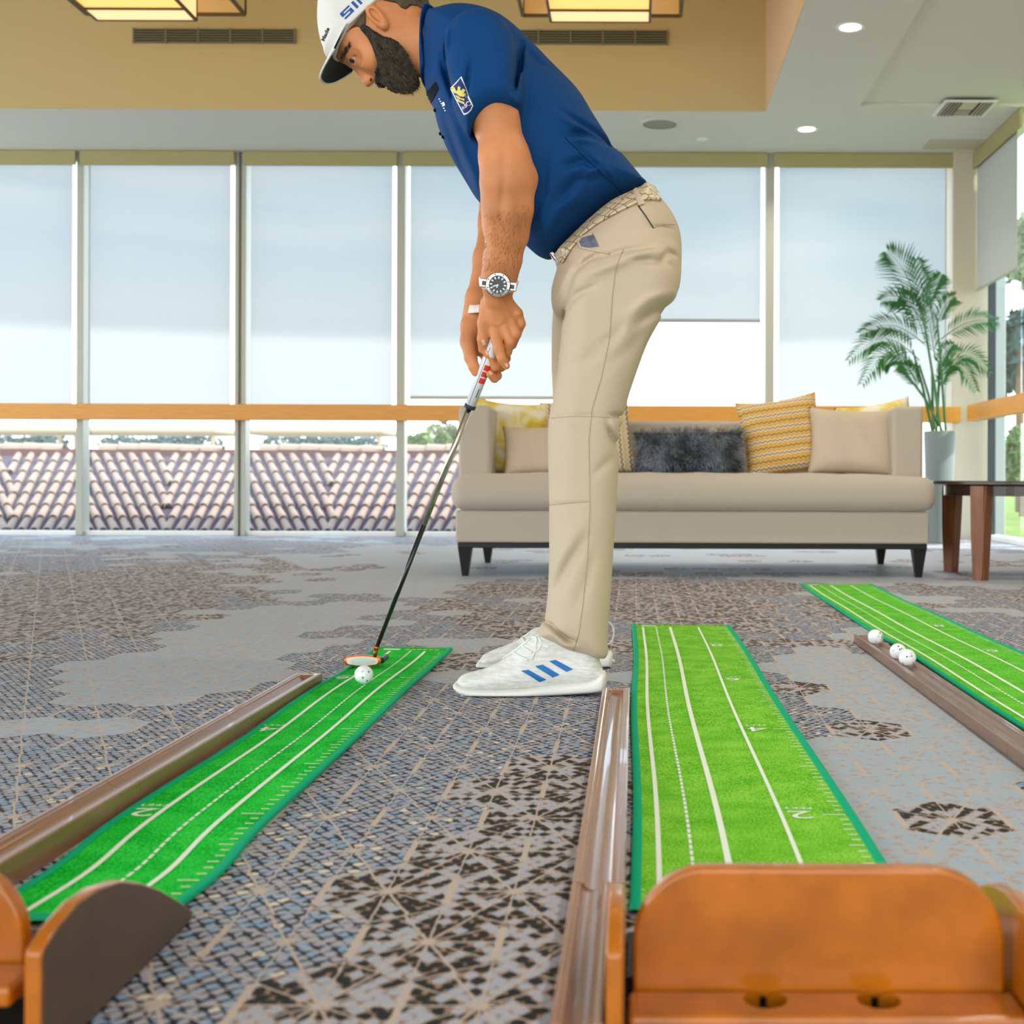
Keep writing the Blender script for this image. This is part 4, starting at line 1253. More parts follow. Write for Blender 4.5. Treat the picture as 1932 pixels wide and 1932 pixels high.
# ================================================================== PUTTER
PD = 3.15
M_copper = mat('copper_head', srgb(206, 110, 50), 0.3, metal=0.85)
M_darkmet = mat('gunmetal', srgb(40, 40, 40), 0.35, metal=0.7)
M_insert = mat('pale_insert', srgb(196, 200, 198), 0.5)
M_inring = mat('insert_rim', srgb(232, 206, 184), 0.4)
M_shaft = mat('black_shaft', srgb(16, 22, 24), 0.25, metal=0.3, coat=0.4)
M_chrome = mat('chrome_shaft', srgb(196, 190, 176), 0.12, metal=1.0)
M_grip = mat('white_grip', srgb(228, 228, 232), 0.5)
M_gripred = mat('grip_red', srgb(214, 56, 36), 0.5)
M_gripnavy = mat('grip_navy', srgb(36, 42, 56), 0.5)
hc = P(683.5, 1247.5, PD)
putter = empty('putter', (hc.x, PD, 0), 'putter with copper mallet head and white grip held over the ball', 'putter')
hw, hh = 0.049, 0.0135
def face_out(w, h, n=10):
    return arc(w - h * 0.9, 0, h * 0.9, h * 0.8, -90, 90, n) + [(w * 0.4, h), (0, h * 1.06), (-w * 0.4, h)] + arc(-w + h * 0.9, 0, h * 0.9, h * 0.8, 90, 270, n) + [(-w * 0.4, -h), (0, -h * 1.02), (w * 0.4, -h)]
def face_slab(w, h, depth, bev, y, name, m):
    me = outline_slab(face_out(w, h), [], depth, bev, 2)
    me.transform(Matrix(((1, 0, 0, hc.x), (0, 0, 1, y), (0, 1, 0, hc.z), (0, 0, 0, 1))))
    me.polygons.foreach_set('use_smooth', [True] * len(me.polygons)); me.set_sharp_from_angle(angle=R(40))
    return link_mesh(name, me, m, putter)
face_slab(hw * 0.94, hh, 0.014, 0.002, PD + 0.008, 'head', M_copper)
face_slab(hw * 0.80, hh * 0.78, 0.002, 0.0006, PD + 0.0005, 'insert_rim', M_inring)
face_slab(hw * 0.56, hh * 0.60, 0.002, 0.0004, PD - 0.0008, 'face_insert', M_insert)
for s in (-1, 1):
    MB().box((hc.x + s * 0.044 - 0.006, PD + 0.012, hc.z - 0.008), (hc.x + s * 0.044 + 0.006, PD + 0.085, hc.z + 0.007), 0.004, 3).build('wing', M_darkmet, putter, True, angle=40)
MB().box((hc.x - 0.02, PD + 0.015, hc.z - 0.011), (hc.x + 0.02, PD + 0.08, hc.z + 0.002), 0.004, 2).build('centre_bridge', M_copper, putter)
h0_ = P(707, 1240, PD + 0.004); h1_ = P(711, 1221, PD + 0.004)
g0 = P(887, 766, 3.005)
sdir = (g0 - h1_).normalized()
MB().tube([h0_, h1_ - sdir * 0.004], [0.0045, 0.0058], 14).build('hosel', mat('hosel_copper', srgb(150, 78, 40), 0.35, metal=0.8), putter, True)
MB().tube([h1_ - sdir * 0.004, h1_ + sdir * 0.003], [0.0070, 0.0070], 14).build('ferrule', M_copper, putter, True)
sl = (g0 - h1_).length
MB().tube([h1_ + sdir * 0.002, h1_ + sdir * sl * 0.52], [0.0052, 0.0062], 14).build('shaft', M_shaft, putter, True)
MB().tube([h1_ + sdir * sl * 0.52, h1_ + sdir * (sl + 0.01)], [0.0062, 0.0074], 14).build('upper_shaft', M_chrome, putter, True)
gl = 0.235
gtop = g0 + sdir * gl
MB().tube([g0, g0 + sdir * gl], [0.0122, 0.0150], 20).build('grip', M_grip, putter, True)
MB().tube([g0 - sdir * 0.006, g0 - sdir * 0.0055, g0 + sdir * 0.003, g0 + sdir * 0.0035], [0.012, 0.0138, 0.0138, 0.0122], 20).build('grip_collar', M_gripnavy, putter, True)
ax = sdir
ay = (Vector((0.10, -1, -0.3)) - ax * ax.dot(Vector((0.10, -1, -0.3)))).normalized()
ax2 = ax.cross(ay).normalized()
if ax2.x < 0: ax2 = -ax2
def grip_patch(s0, s1, a0, a1, m, name):
    mb = MB()
    mb.grid(lambda u, v: (lambda s, a: g0 + ax * s + (ay * math.cos(a) + ax2 * math.sin(a)) * (0.0122 + 0.0028 * s / gl + 0.0004))(s0 + (s1 - s0) * v, R(a0 + (a1 - a0) * u)), 8, 2)
    return mb.build(name, m, putter, True)
grip_patch(0.062, 0.075, -12, 62, M_gripred, 'red_bar'); grip_patch(0.0785, 0.091, -12, 62, M_gripred, 'red_bar'); grip_patch(0.0945, 0.108, -12, 62, M_gripred, 'red_bar')
grip_patch(0.006, 0.15, -28, -23, M_gripnavy, 'grip_stripe')
grip_patch(0.026, 0.048, 18, 26, M_gripnavy, 'grip_lettering')
grip_patch(0.119, 0.127, 22, 40, M_gripnavy, 'grip_emblem')
# ================================================================== SCULPTING: implicit volumes -> smooth meshes
def poly_sdf(px, pz, X, Z):
    """signed distance (negative inside) of the XZ points to a closed outline"""
    n = len(px)
    d = np.full(X.shape, 1e9)
    inside = np.zeros(X.shape, bool)
    for i in range(n):
        x0, z0, x1, z1 = px[i], pz[i], px[(i + 1) % n], pz[(i + 1) % n]
        ex, ez = x1 - x0, z1 - z0
        wx_, wz_ = X - x0, Z - z0
        t = np.clip((wx_ * ex + wz_ * ez) / (ex * ex + ez * ez + 1e-12), 0, 1)
        d = np.minimum(d, (wx_ - ex * t) ** 2 + (wz_ - ez * t) ** 2)
        c = ((z0 <= Z) & (z1 > Z)) | ((z1 <= Z) & (z0 > Z))
        with np.errstate(divide='ignore', invalid='ignore'):
            xi = x0 + (Z - z0) / (z1 - z0 + 1e-12) * ex
        inside ^= c & (X < xi)
    d = np.sqrt(d)
    return np.where(inside, -d, d)
def spline(pts, sub=4):
    """closed Catmull-Rom through pixel points"""
    p = np.array(pts, float); n = len(p); out = []
    for i in range(n):
        a, b, c, d = p[i - 1], p[i], p[(i + 1) % n], p[(i + 2) % n]
        for k in range(sub):
            t = k / sub
            out.append(0.5 * ((2 * b) + (c - a) * t + (2 * a - 5 * b + 4 * c - d) * t * t + (3 * b - a - 3 * c + d) * t ** 3))
    return out
def px_outline(pts, d, smooth=True):
    q = spline(pts) if smooth else pts
    w = [P(a, b, d) for a, b in q]
    return np.array([v.x for v in w]), np.array([v.z for v in w])
def smin(a, b, k):
    if k <= 0: return np.minimum(a, b)
    h = np.clip(0.5 + 0.5 * (b - a) / k, 0, 1)
    return b + (a - b) * h - k * h * (1 - h)
class Vol:
    def __init__(s, lo, hi, h):
        s.lo, s.h = np.array(lo, float), h
        s.n = np.ceil((np.array(hi) - s.lo) / h).astype(int) + 1
        s.ax = [s.lo[i] + h * np.arange(s.n[i]) for i in range(3)]
        s.F = np.full(s.n, 0.2, np.float32)
    def sub(s, lo, hi):
        sl = []
        for i in range(3):
            a = max(0, int((lo[i] - s.lo[i]) / s.h)); b = min(s.n[i], int((hi[i] - s.lo[i]) / s.h) + 2)
            sl.append(slice(a, max(a, b)))
        g = (s.ax[0][sl[0]][:, None, None], s.ax[1][sl[1]][None, :, None], s.ax[2][sl[2]][None, None, :])
        return tuple(sl), g
    def put(s, sl, f, k, mode):
        f = f.astype(np.float32)
        if mode == 'add': s.F[sl] = smin(s.F[sl], f, k)
        elif mode == 'cut': s.F[sl] = -smin(-s.F[sl], f, k)
        elif mode == 'and': s.F[sl] = -smin(-s.F[sl], -f, k)
    def cone(s, a, b, ra, rb, k=0.01, mode='add'):
        a, b = np.array(a), np.array(b)
        m = max(ra, rb) + 0.03 + k
        sl, (x, y, z) = s.sub(np.minimum(a, b) - m, np.maximum(a, b) + m)
        e = b - a; L = e @ e + 1e-12
        t = np.clip(((x - a[0]) * e[0] + (y - a[1]) * e[1] + (z - a[2]) * e[2]) / L, 0, 1)
        d = np.sqrt((x - a[0] - e[0] * t) ** 2 + (y - a[1] - e[1] * t) ** 2 + (z - a[2] - e[2] * t) ** 2) - (ra + (rb - ra) * t)
        s.put(sl, d, k, mode); return s
    def chain(s, pts, k=0.01):
        for (a, ra), (b, rb) in zip(pts, pts[1:]): s.cone(a, b, ra, rb, k)
        return s
    def ell(s, c, r, rot=None, k=0.01, mode='add'):
        c, r = np.array(c), np.array(r); m = r.max() + 0.03 + k
        sl, (x, y, z) = s.sub(c - m, c + m)
        q = (x - c[0], y - c[1], z - c[2])
        if rot is not None:
            q = tuple(q[0] * rot[i][0] + q[1] * rot[i][1] + q[2] * rot[i][2] for i in range(3))
        k0 = np.sqrt((q[0] / r[0]) ** 2 + (q[1] / r[1]) ** 2 + (q[2] / r[2]) ** 2)
        k1 = np.sqrt((q[0] / r[0] ** 2) ** 2 + (q[1] / r[1] ** 2) ** 2 + (q[2] / r[2] ** 2) ** 2) + 1e-9
        s.put(sl, k0 * (k0 - 1) / k1, k, mode); return s
    def slab(s, pts, d, W, Rr, k=0.01, mode='add', yc=None, pow_=2.0, smooth=True):
        """an outline measured in the photograph, given a rounded thickness: half depth W (number or f(X,Z)), rounding Rr"""
        ox, oz = px_outline(pts, d, smooth)
        Wm = W if not callable(W) else 0.25
        ym = d
        sl, (x, y, z) = s.sub((ox.min() - 0.04, ym - Wm - 0.12, oz.min() - 0.04), (ox.max() + 0.04, ym + Wm + 0.12, oz.max() + 0.04))
        X2, Z2 = np.meshgrid(x[:, 0, 0], z[0, 0, :], indexing='ij')
        d2 = poly_sdf(ox, oz, X2, Z2)
        Wf = (W(X2, Z2) if callable(W) else W * np.ones_like(X2))[:, None, :]
        yf = (yc(X2, Z2) if yc is not None else d * np.ones_like(X2))[:, None, :]
        t = np.minimum(1, -d2 / Rr)[:, None, :]
        e = (np.abs(y - yf) / Wf) ** pow_ + np.maximum(0, 1 - t) ** pow_
        f = (e ** (1 / pow_) - 1) * np.minimum(Wf, Rr)
        s.put(sl, f, k, mode); return s
    def crease(s, pts, d, w, amp, y0=None, y1=None, taper=True):
        """shallow fold along a pixel polyline: amp>0 pushes in, amp<0 pulls out"""
        pw = [P(a, b, d) for a, b in pts]
        xs = np.array([p.x for p in pw]); zs = np.array([p.z for p in pw])
        y0 = d - 0.25 if y0 is None else y0; y1 = d if y1 is None else y1
        sl, (x, y, z) = s.sub((xs.min() - 3 * w, y0, zs.min() - 3 * w), (xs.max() + 3 * w, y1, zs.max() + 3 * w))
        X2, Z2 = np.meshgrid(x[:, 0, 0], z[0, 0, :], indexing='ij')
        best = np.full(X2.shape, 1e9); par = np.zeros(X2.shape); n = len(xs) - 1
        for i in range(n):
            ex, ez = xs[i + 1] - xs[i], zs[i + 1] - zs[i]
            t = np.clip(((X2 - xs[i]) * ex + (Z2 - zs[i]) * ez) / (ex * ex + ez * ez + 1e-12), 0, 1)
            dd = (X2 - xs[i] - ex * t) ** 2 + (Z2 - zs[i] - ez * t) ** 2
            m = dd < best
            best = np.where(m, dd, best); par = np.where(m, (i + t) / n, par)
        g = amp * np.exp(-best / (w * w))
        if taper: g = g * np.sin(np.pi * np.clip(par, 0.04, 0.96)) ** 0.6
        s.F[sl] += g[:, None, :].astype(np.float32)
        return s
    def offset_copy(s, off, lo, hi):
        sl, _ = s.sub(lo, hi)
        v = Vol.__new__(Vol)
        v.h = s.h; v.lo = np.array([s.ax[i][sl[i]][0] for i in range(3)])
        v.ax = [s.ax[i][sl[i]] for i in range(3)]; v.n = np.array([len(a) for a in v.ax])
        v.F = s.F[sl].copy() - off
        return v
    def mask(s, pts, d, soft=0.0, smooth=False, k=0.0):
        ox, oz = px_outline(pts, d, smooth)
        X2, Z2 = np.meshgrid(s.ax[0], s.ax[2], indexing='ij')
        f = poly_sdf(ox, oz, X2, Z2)[:, None, :].astype(np.float32)
        s.F = -smin(-s.F, -np.broadcast_to(f, s.F.shape), k); return s
    def plane(s, p, nrm, k=0.0):
        """keep the side the normal points away from"""
        p, nrm = np.array(p), np.array(nrm) / np.linalg.norm(nrm)
        f = ((s.ax[0][:, None, None] - p[0]) * nrm[0] + (s.ax[1][None, :, None] - p[1]) * nrm[1] + (s.ax[2][None, None, :] - p[2]) * nrm[2]).astype(np.float32)
        s.F = -smin(-s.F, -f, k); return s
    def noise(s, amp, scale, seed=0):
        r = np.random.default_rng(seed)
        x, y, z = s.ax[0][:, None, None], s.ax[1][None, :, None], s.ax[2][None, None, :]
        for q in range(7):
            kx, ky, kz = r.normal(size=3) * scale * (1 + 0.35 * q)
            s.F += (amp / 2.6 * np.sin(kx * x + ky * y + kz * z + r.uniform(0, 6.28))).astype(np.float32)
        return s
    def mesh(s, name, relax=2):
        F = s.F.copy()
        F[0], F[-1] = 0.1, 0.1; F[:, 0], F[:, -1] = 0.1, 0.1; F[:, :, 0], F[:, :, -1] = 0.1, 0.1
        S = F < 0
        nx, ny, nz = F.shape
        cnt = np.zeros((nx - 1, ny - 1, nz - 1), np.int8)
        for i in (0, 1):
            for j in (0, 1):
                for k in (0, 1): cnt += S[i:nx - 1 + i, j:ny - 1 + j, k:nz - 1 + k]
        act = (cnt > 0) & (cnt < 8)
        ci = np.argwhere(act)
        idx = np.full(act.shape, -1, np.int32); idx[act] = np.arange(len(ci))
        acc = np.zeros((len(ci), 3)); num = np.zeros(len(ci))
        off = [(i, j, k) for i in (0, 1) for j in (0, 1) for k in (0, 1)]
        for a in range(8):
            for b in range(a + 1, 8):
                oa, ob = np.array(off[a]), np.array(off[b])
                if np.abs(oa - ob).sum() != 1: continue
                fa = F[tuple((ci + oa).T)]; fb = F[tuple((ci + ob).T)]
                m = (fa < 0) != (fb < 0)
                t = np.where(m, fa / np.where(m, fa - fb, 1), 0)
                acc += np.where(m[:, None], oa + (ob - oa) * t[:, None], 0); num += m
        V = s.lo + s.h * (ci + acc / num[:, None])
        quads = []
        for axis in range(3):
            u, v = [(1, 2), (2, 0), (0, 1)][axis]
            A = np.take(S, range(0, S.shape[axis] - 1), axis); B = np.take(S, range(1, S.shape[axis]), axis)
            e = np.argwhere(A != B)
            e = e[(e[:, u] > 0) & (e[:, v] > 0)]
            if not len(e): continue
            flip = A[tuple(e.T)]
            def at(du, dv):
                q = e.copy(); q[:, u] -= du; q[:, v] -= dv
                return idx[tuple(q.T)]
            Q = np.stack([at(0, 0), at(1, 0), at(1, 1), at(0, 1)], 1)
            Q = np.where(flip[:, None], Q[:, ::-1], Q) if True else Q
            quads.append(Q)
        Q = np.concatenate(quads)
        Q = Q[(Q >= 0).all(1)][:, ::-1]
        for _ in range(relax):
            sm = np.zeros_like(V); c = np.zeros(len(V))
            for a in range(4):
                i, j = Q[:, a], Q[:, (a + 1) % 4]
                for ax_ in range(3):
                    sm[:, ax_] += np.bincount(i, V[j, ax_], len(V)) + np.bincount(j, V[i, ax_], len(V))
                c += np.bincount(i, minlength=len(V)) + np.bincount(j, minlength=len(V))
            V = 0.5 * V + 0.5 * sm / np.maximum(c, 1)[:, None]
        me = bpy.data.meshes.new(name)
        me.vertices.add(len(V)); me.vertices.foreach_set('co', V.astype(np.float32).ravel())
        me.loops.add(len(Q) * 4); me.loops.foreach_set('vertex_index', Q.astype(np.int32).ravel())
        me.polygons.add(len(Q)); me.polygons.foreach_set('loop_start', np.arange(0, len(Q) * 4, 4, dtype=np.int32))
        me.update(calc_edges=True); me.validate()
        me.polygons.foreach_set('use_smooth', [True] * len(me.polygons))
        return me
def bvh_of(me):
    n = len(me.vertices); co = np.empty(n * 3, np.float32); me.vertices.foreach_get('co', co)
    return BVHTree.FromPolygons([Vector(c) for c in co.reshape(-1, 3)], [tuple(p.vertices) for p in me.polygons])
CAM = Vector((0, 0, CH))
def hit(bv, px, py, lift=0.001):
    d = (P(px, py, 1.0) - CAM).normalized()
    loc, nr, i, dist = bv.ray_cast(CAM, d)
    if loc is None: return None
    if nr.dot(d) > 0: nr = -nr
    return loc + nr * lift
def drape_tube(bv, pts, rad, name, m, parent, lift=None, step=4.0, seg=6):
    out = []
    for (a, b) in zip(pts, pts[1:]):
        n = max(1, int(math.hypot(b[0] - a[0], b[1] - a[1]) / step))
        for k in range(n):
            h = hit(bv, a[0] + (b[0] - a[0]) * k / n, a[1] + (b[1] - a[1]) * k / n, rad * 0.4 if lift is None else lift)
            if h is not None: out.append(h)
    h = hit(bv, *pts[-1], rad * 0.4 if lift is None else lift)
    if h is not None: out.append(h)
    if len(out) < 2: return None
    return MB().tube(out, rad, seg).build(name, m, parent, True)
def drape_poly(bv, loops, lift, name, m, parent, step=5.0, thick=0.0):
    from mathutils.geometry import delaunay_2d_cdt
    mb = MB()
    for pts in loops:
        pts = [Vector(p) for p in pts]
        xs = [p.x for p in pts]; ys = [p.y for p in pts]
        extra = []
        if step:
            y = min(ys) + step / 2
            while y < max(ys):
                x = min(xs) + step / 2
                while x < max(xs): extra.append(Vector((x, y))); x += step
                y += step
        v, e, f, _, _, _ = delaunay_2d_cdt(pts + extra, [], [list(range(len(pts)))], 1, 1e-4)
        hs = [hit(bv, p.x, p.y, lift) for p in v]
        bvx = [mb.bm.verts.new(h) if h is not None else None for h in hs]
        for t in f:
            q = [bvx[i] for i in t]
            if None not in q:
                try: mb.bm.faces.new(q)
                except ValueError: pass
    if len(mb.bm.faces) == 0: mb.bm.free(); return None
    return mb.build(name, m, parent, True)
def drape_text(bv, txt, o, u, v, size, lift, name, m, parent, bold=0.0):
    """o: pixel centre, u / v: pixel vectors of one glyph unit along the line and up"""
    me = glyph_mesh(txt, size, bold)
    bm = bmesh.new(); bm.from_mesh(me); bm.to_mesh(me); bm.free()
    ok = True
    for w in me.vertices:
        h = hit(bv, o[0] + u[0] * w.co.x + v[0] * w.co.y, o[1] + u[1] * w.co.x + v[1] * w.co.y, lift)
        if h is None: ok = False; break
        w.co = h
    if not ok: return None
    return link_mesh(name, me, m, parent)
# ================================================================== THE GOLFER
M_skin = mat('tanned_skin', srgb(204, 132, 84), 0.5, spec=0.35, noise=(9, 0.16), bump=(160, 0.3), sub=0.1)
M_navy = mat('navy_polo_jersey', srgb(6, 62, 116), 0.8, spec=0.2, noise=(3, 0.06), bump=(700, 0.15))
M_navydark = mat('dark_placket', srgb(5, 12, 22), 0.8, spec=0.1)
M_khaki = mat('khaki_twill', srgb(197, 178, 152), 0.8, spec=0.3, bump=(600, 0.15))
M_seam = mat('khaki_seam', srgb(176, 156, 126), 0.85)
M_capw = mat('white_cap_twill', srgb(226, 225, 220), 0.75, bump=(600, 0.1))
M_brimdark = mat('cap_underbrim', srgb(18, 24, 26), 0.8)
M_beard = mat('dark_beard', srgb(44, 36, 28), 0.8, noise=(60, 0.5), bump=(180, 1.0))
M_beardl = mat('beard_strands', srgb(76, 64, 48), 0.7, noise=(90, 0.8))
M_hair = mat('short_brown_hair', srgb(78, 62, 44), 0.8, noise=(50, 0.4), bump=(160, 1.0))
person = empty('person', (-0.25, 3.04, 0), 'man in white cap, navy polo and khaki trousers bent over his putter', 'person')

HD = 3.03
# ---------------------------------------------------------------- body (skin)
B = Vol((-0.80, 2.68, 0.62), (0.06, 3.40, 1.74), 0.0026)
def V3(px, py, d): return np.array(P(px, py, d))
def Whead(Xg, Zg):
    x0, x1 = P(715, 100, HD).x, P(775, 100, HD).x
    return 0.074 - 0.022 * np.clip((Xg - x0) / (x1 - x0), 0, 1)
head_pts = [(641, 112), (652, 121), (663, 127), (676, 134), (690, 142), (701, 149), (708, 152), (716, 154), (724, 151), (732, 153), (742, 160), (755, 165), (770, 163),
            (780, 152), (783, 138), (805, 128), (822, 70), (806, 8), (780, -30), (725, -72), (665, -82), (622, -50), (606, 5), (614, 60), (627, 95)]
B.slab(head_pts, HD, Whead, 0.058, 0.0)
B.chain([(V3(762, 72, HD), 0.060), (V3(850, 92, 3.04), 0.074)], 0.02)
# brow ridge, cheekbone, nose
for s in (-1, 1):
    B.cone(V3(645, 106, HD + 0.012 * s), V3(655, 88, HD + 0.052 * s), 0.012, 0.010, 0.012)
    B.ell(V3(694, 108, HD + 0.047 * s), (0.026, 0.018, 0.026), None, 0.018)
    B.ell(V3(668, 110, HD + 0.036 * s + 0.024 * s), (0.017, 0.022, 0.014), None, 0.012, 'cut')
    B.ell(V3(667, 108, HD + 0.031 * s), (0.0135, 0.0135, 0.0135), None, 0.003)
    B.chain([(V3(661, 112, HD + 0.026 * s), 0.0075), (V3(661, 105, HD + 0.041 * s), 0.0085), (V3(666, 98, HD + 0.050 * s), 0.008), (V3(676, 99, HD + 0.053 * s), 0.006)], 0.004)
    B.chain([(V3(670, 122, HD + 0.026 * s), 0.006), (V3(677, 114, HD + 0.040 * s), 0.006), (V3(680, 104, HD + 0.051 * s), 0.006)], 0.005)
    B.ell(V3(699, 149, HD + 0.011 * s), (0.011, 0.008, 0.010), None, 0.004)
    B.ell(V3(702.5, 153, HD + 0.0105 * s), (0.005, 0.004, 0.006), None, 0.002, 'cut')
B.slab([(658, 120), (668, 131), (680, 150), (688, 161), (694, 163.5), (701, 160), (706, 152), (702, 141), (690, 126), (674, 112)], HD, 0.0165, 0.014, 0.010)
# ears
for s in (-1, 1):
    e = HD + 0.071 * s
    B.slab([(689, 12), (688, 24), (696, 37), (711, 50), (724, 58), (732, 54), (734, 44), (727, 30), (716, 17), (706, 9), (697, 7)], e, 0.013, 0.012, 0.004)
    B.slab([(697, 17), (698, 26), (707, 36), (716, 42), (719, 38), (715, 27), (707, 18)], e + 0.011 * s, 0.008, 0.008, 0.003, 'cut')
    B.cone(V3(712, 47, e + 0.003 * s), V3(717, 44, e + 0.003 * s), 0.004, 0.004, 0.003)
# inside of the shirt
B.chain([(V3(850, 100, 3.04), 0.085), (V3(960, 200, 3.04), 0.095), (V3(1060, 330, 3.04), 0.095)], 0.03)
B.cone(V3(900, 105, 2.89), V3(900, 105, 3.19), 0.05, 0.05, 0.03)
# near (left) arm
B.chain([(V3(915, 115, 2.88), 0.052), (V3(934, 225, 2.835), 0.0500), (V3(955, 300, 2.835), 0.0505), (V3(966, 340, 2.84), 0.0510)], 0.02)
B.chain([(V3(966, 340, 2.84), 0.0510), (V3(961, 395, 2.855), 0.0500), (V3(957, 440, 2.875), 0.0460), (V3(948, 490, 2.895), 0.0405), (V3(941, 528, 2.912), 0.0365), (V3(939, 560, 2.93), 0.032)], 0.02)
B.ell(V3(992, 335, 2.845), (0.023, 0.020, 0.026), None, 0.015)
B.ell(V3(930, 300, 2.82), (0.03, 0.03, 0.05), None, 0.02)
B.cone(V3(935, 350, 2.83), V3(935, 420, 2.86), 0.034, 0.026, 0.025)
# far (right) arm
B.chain([(V3(905, 120, 3.20), 0.052), (V3(920, 230, 3.22), 0.054), (V3(941, 350, 3.20), 0.050), (V3(940, 420, 3.17), 0.046), (V3(926, 490, 3.11), 0.040), (V3(904, 565, 3.045), 0.0295), (V3(899, 595, 3.03), 0.030)], 0.02)
# left hand: metacarpals, thumb, fingers closed over the grip
wl = V3(939, 556, 2.93)
for kn, ra, rb in (((934, 627), 0.022, 0.0150), ((952, 620), 0.022, 0.0150), ((966, 608), 0.021, 0.0140), ((976, 591), 0.020, 0.0130)):
    B.cone(wl, V3(*kn, 2.955), ra, rb, 0.010)
B.cone(V3(942, 585, 2.955), V3(958, 600, 2.965), 0.026, 0.024, 0.012)
B.chain([(V3(922, 570, 2.95), 0.019), (V3(916, 608, 2.955), 0.0175), (V3(911, 640, 2.96), 0.0125), (V3(910, 660, 2.968), 0.0095)], 0.008)
kf = 0.0035
B.chain([(V3(934, 627, 2.950), 0.0140), (V3(941, 658, 2.938), 0.0125), (V3(947, 676, 2.938), 0.0112), (V3(955, 690, 2.945), 0.0090)], kf)
B.chain([(V3(952, 620, 2.950), 0.0140), (V3(963, 644, 2.945), 0.0122), (V3(957, 664, 2.962), 0.0110), (V3(946, 670, 2.98), 0.0095)], kf)
B.chain([(V3(966, 608, 2.952), 0.0135), (V3(974, 630, 2.950), 0.0120), (V3(966, 650, 2.968), 0.0108), (V3(953, 656, 2.985), 0.0092)], kf)
B.chain([(V3(976, 591, 2.955), 0.0125), (V3(983, 611, 2.958), 0.0108), (V3(976, 630, 2.975), 0.0096), (V3(962, 638, 2.99), 0.0085)], kf)
for kn in ((934, 627), (952, 619), (966, 607), (977, 592)):
    B.ell(V3(*kn, 2.945), (0.0085, 0.008, 0.0085), None, 0.006)
# right hand: palm behind the grip, thumb down its front, fingers round to the far edge
B.chain([(V3(899, 590, 3.03), 0.029), (V3(895, 620, 3.03), 0.031), (V3(902, 650, 3.035), 0.028)], 0.012)
B.chain([(V3(886, 612, 3.015), 0.021), (V3(883, 645, 3.003), 0.0185), (V3(888, 675, 2.99), 0.0145), (V3(894, 692, 2.985), 0.0120), (V3(897, 703, 2.985), 0.0095)], 0.006)
B.chain([(V3(906, 655, 3.05), 0.013), (V3(928, 695, 3.045), 0.0115), (V3(938, 709, 3.01), 0.0108), (V3(933, 714, 2.985), 0.0100), (V3(924, 706, 2.972), 0.0088)], kf)
B.chain([(V3(912, 645, 3.05), 0.013), (V3(938, 676, 3.045), 0.0118), (V3(946, 692, 3.01), 0.0110), (V3(934, 692, 2.98), 0.0102), (V3(918, 667, 2.968), 0.0088)], kf)
B.chain([(V3(918, 635, 3.05), 0.013), (V3(946, 660, 3.04), 0.0115), (V3(955, 676, 3.005), 0.0105), (V3(944, 684, 2.982), 0.0095)], kf)
B.chain([(V3(924, 620, 3.05), 0.012), (V3(950, 640, 3.035), 0.0105), (V3(958, 656, 3.005), 0.0095), (V3(948, 664, 2.985), 0.0085)], kf)
# tendon and vein relief
B.crease([(918, 585), (922, 605), (932, 612)], 2.93, 0.003, -0.0016, 2.85, 2.99)
B.crease([(950, 600), (944, 612), (932, 612)], 2.93, 0.003, -0.0016, 2.85, 2.99)
B.crease([(940, 560), (953, 612)], 2.93, 0.004, -0.0012, 2.85, 2.99)
B.crease([(943, 560), (966, 600)], 2.93, 0.004, -0.0012, 2.85, 2.99)
B.crease([(955, 320), (950, 370), (945, 430)], 2.82, 0.009, 0.0045, 2.6, 2.9)
B.crease([(958, 290), (950, 320)], 2.82, 0.010, 0.004, 2.6, 2.9)
B.crease([(975, 370), (985, 420), (980, 470)], 2.82, 0.010, 0.003, 2.6, 2.9)
B.crease([(925, 370), (930, 430), (928, 500)], 2.83, 0.012, -0.003, 2.6, 2.9)
body_me = B.mesh('body', 1)
body = link_mesh('body', body_me, M_skin, person)
bv_body = bvh_of(body_me)
head_lo, head_hi = (P(596, 0, HD).x - 0.02, 2.88, P(0, 185, HD).z - 0.02), (P(835, 0, HD).x, 3.18, 1.72)

# ---------------------------------------------------------------- face details
M_eyew = mat('eye_white', srgb(176, 150, 134), 0.35)
M_iris = mat('dark_iris', srgb(40, 28, 20), 0.25)
for s, nm in ((-1, 'eye'), (1, 'eye')):
    c_ = P(668.0, 110.0, HD + 0.0345 * s)
    mb = MB(); bmesh.ops.create_uvsphere(mb.bm, u_segments=20, v_segments=14, radius=0.0128)
    for v in mb.bm.verts: v.co += c_
    eo = mb.build(nm, M_eyew, person, True)
    g = Vector((-0.30, -0.62 if s < 0 else 0.3, -0.72)).normalized()
    mb = MB(); bmesh.ops.create_uvsphere(mb.bm, u_segments=16, v_segments=10, radius=0.0082)
    for v in mb.bm.verts: v.co = v.co + c_ + g * 0.0062
    mb.build('iris', M_iris, eo, True)
drape_poly(bv_body, [[(697, 152), (699, 147), (702, 147.5), (702, 151), (699.5, 154)]], 0.0004, 'nostril', mat('nostril_shadow', srgb(70, 34, 24), 0.8), person, 1.5)
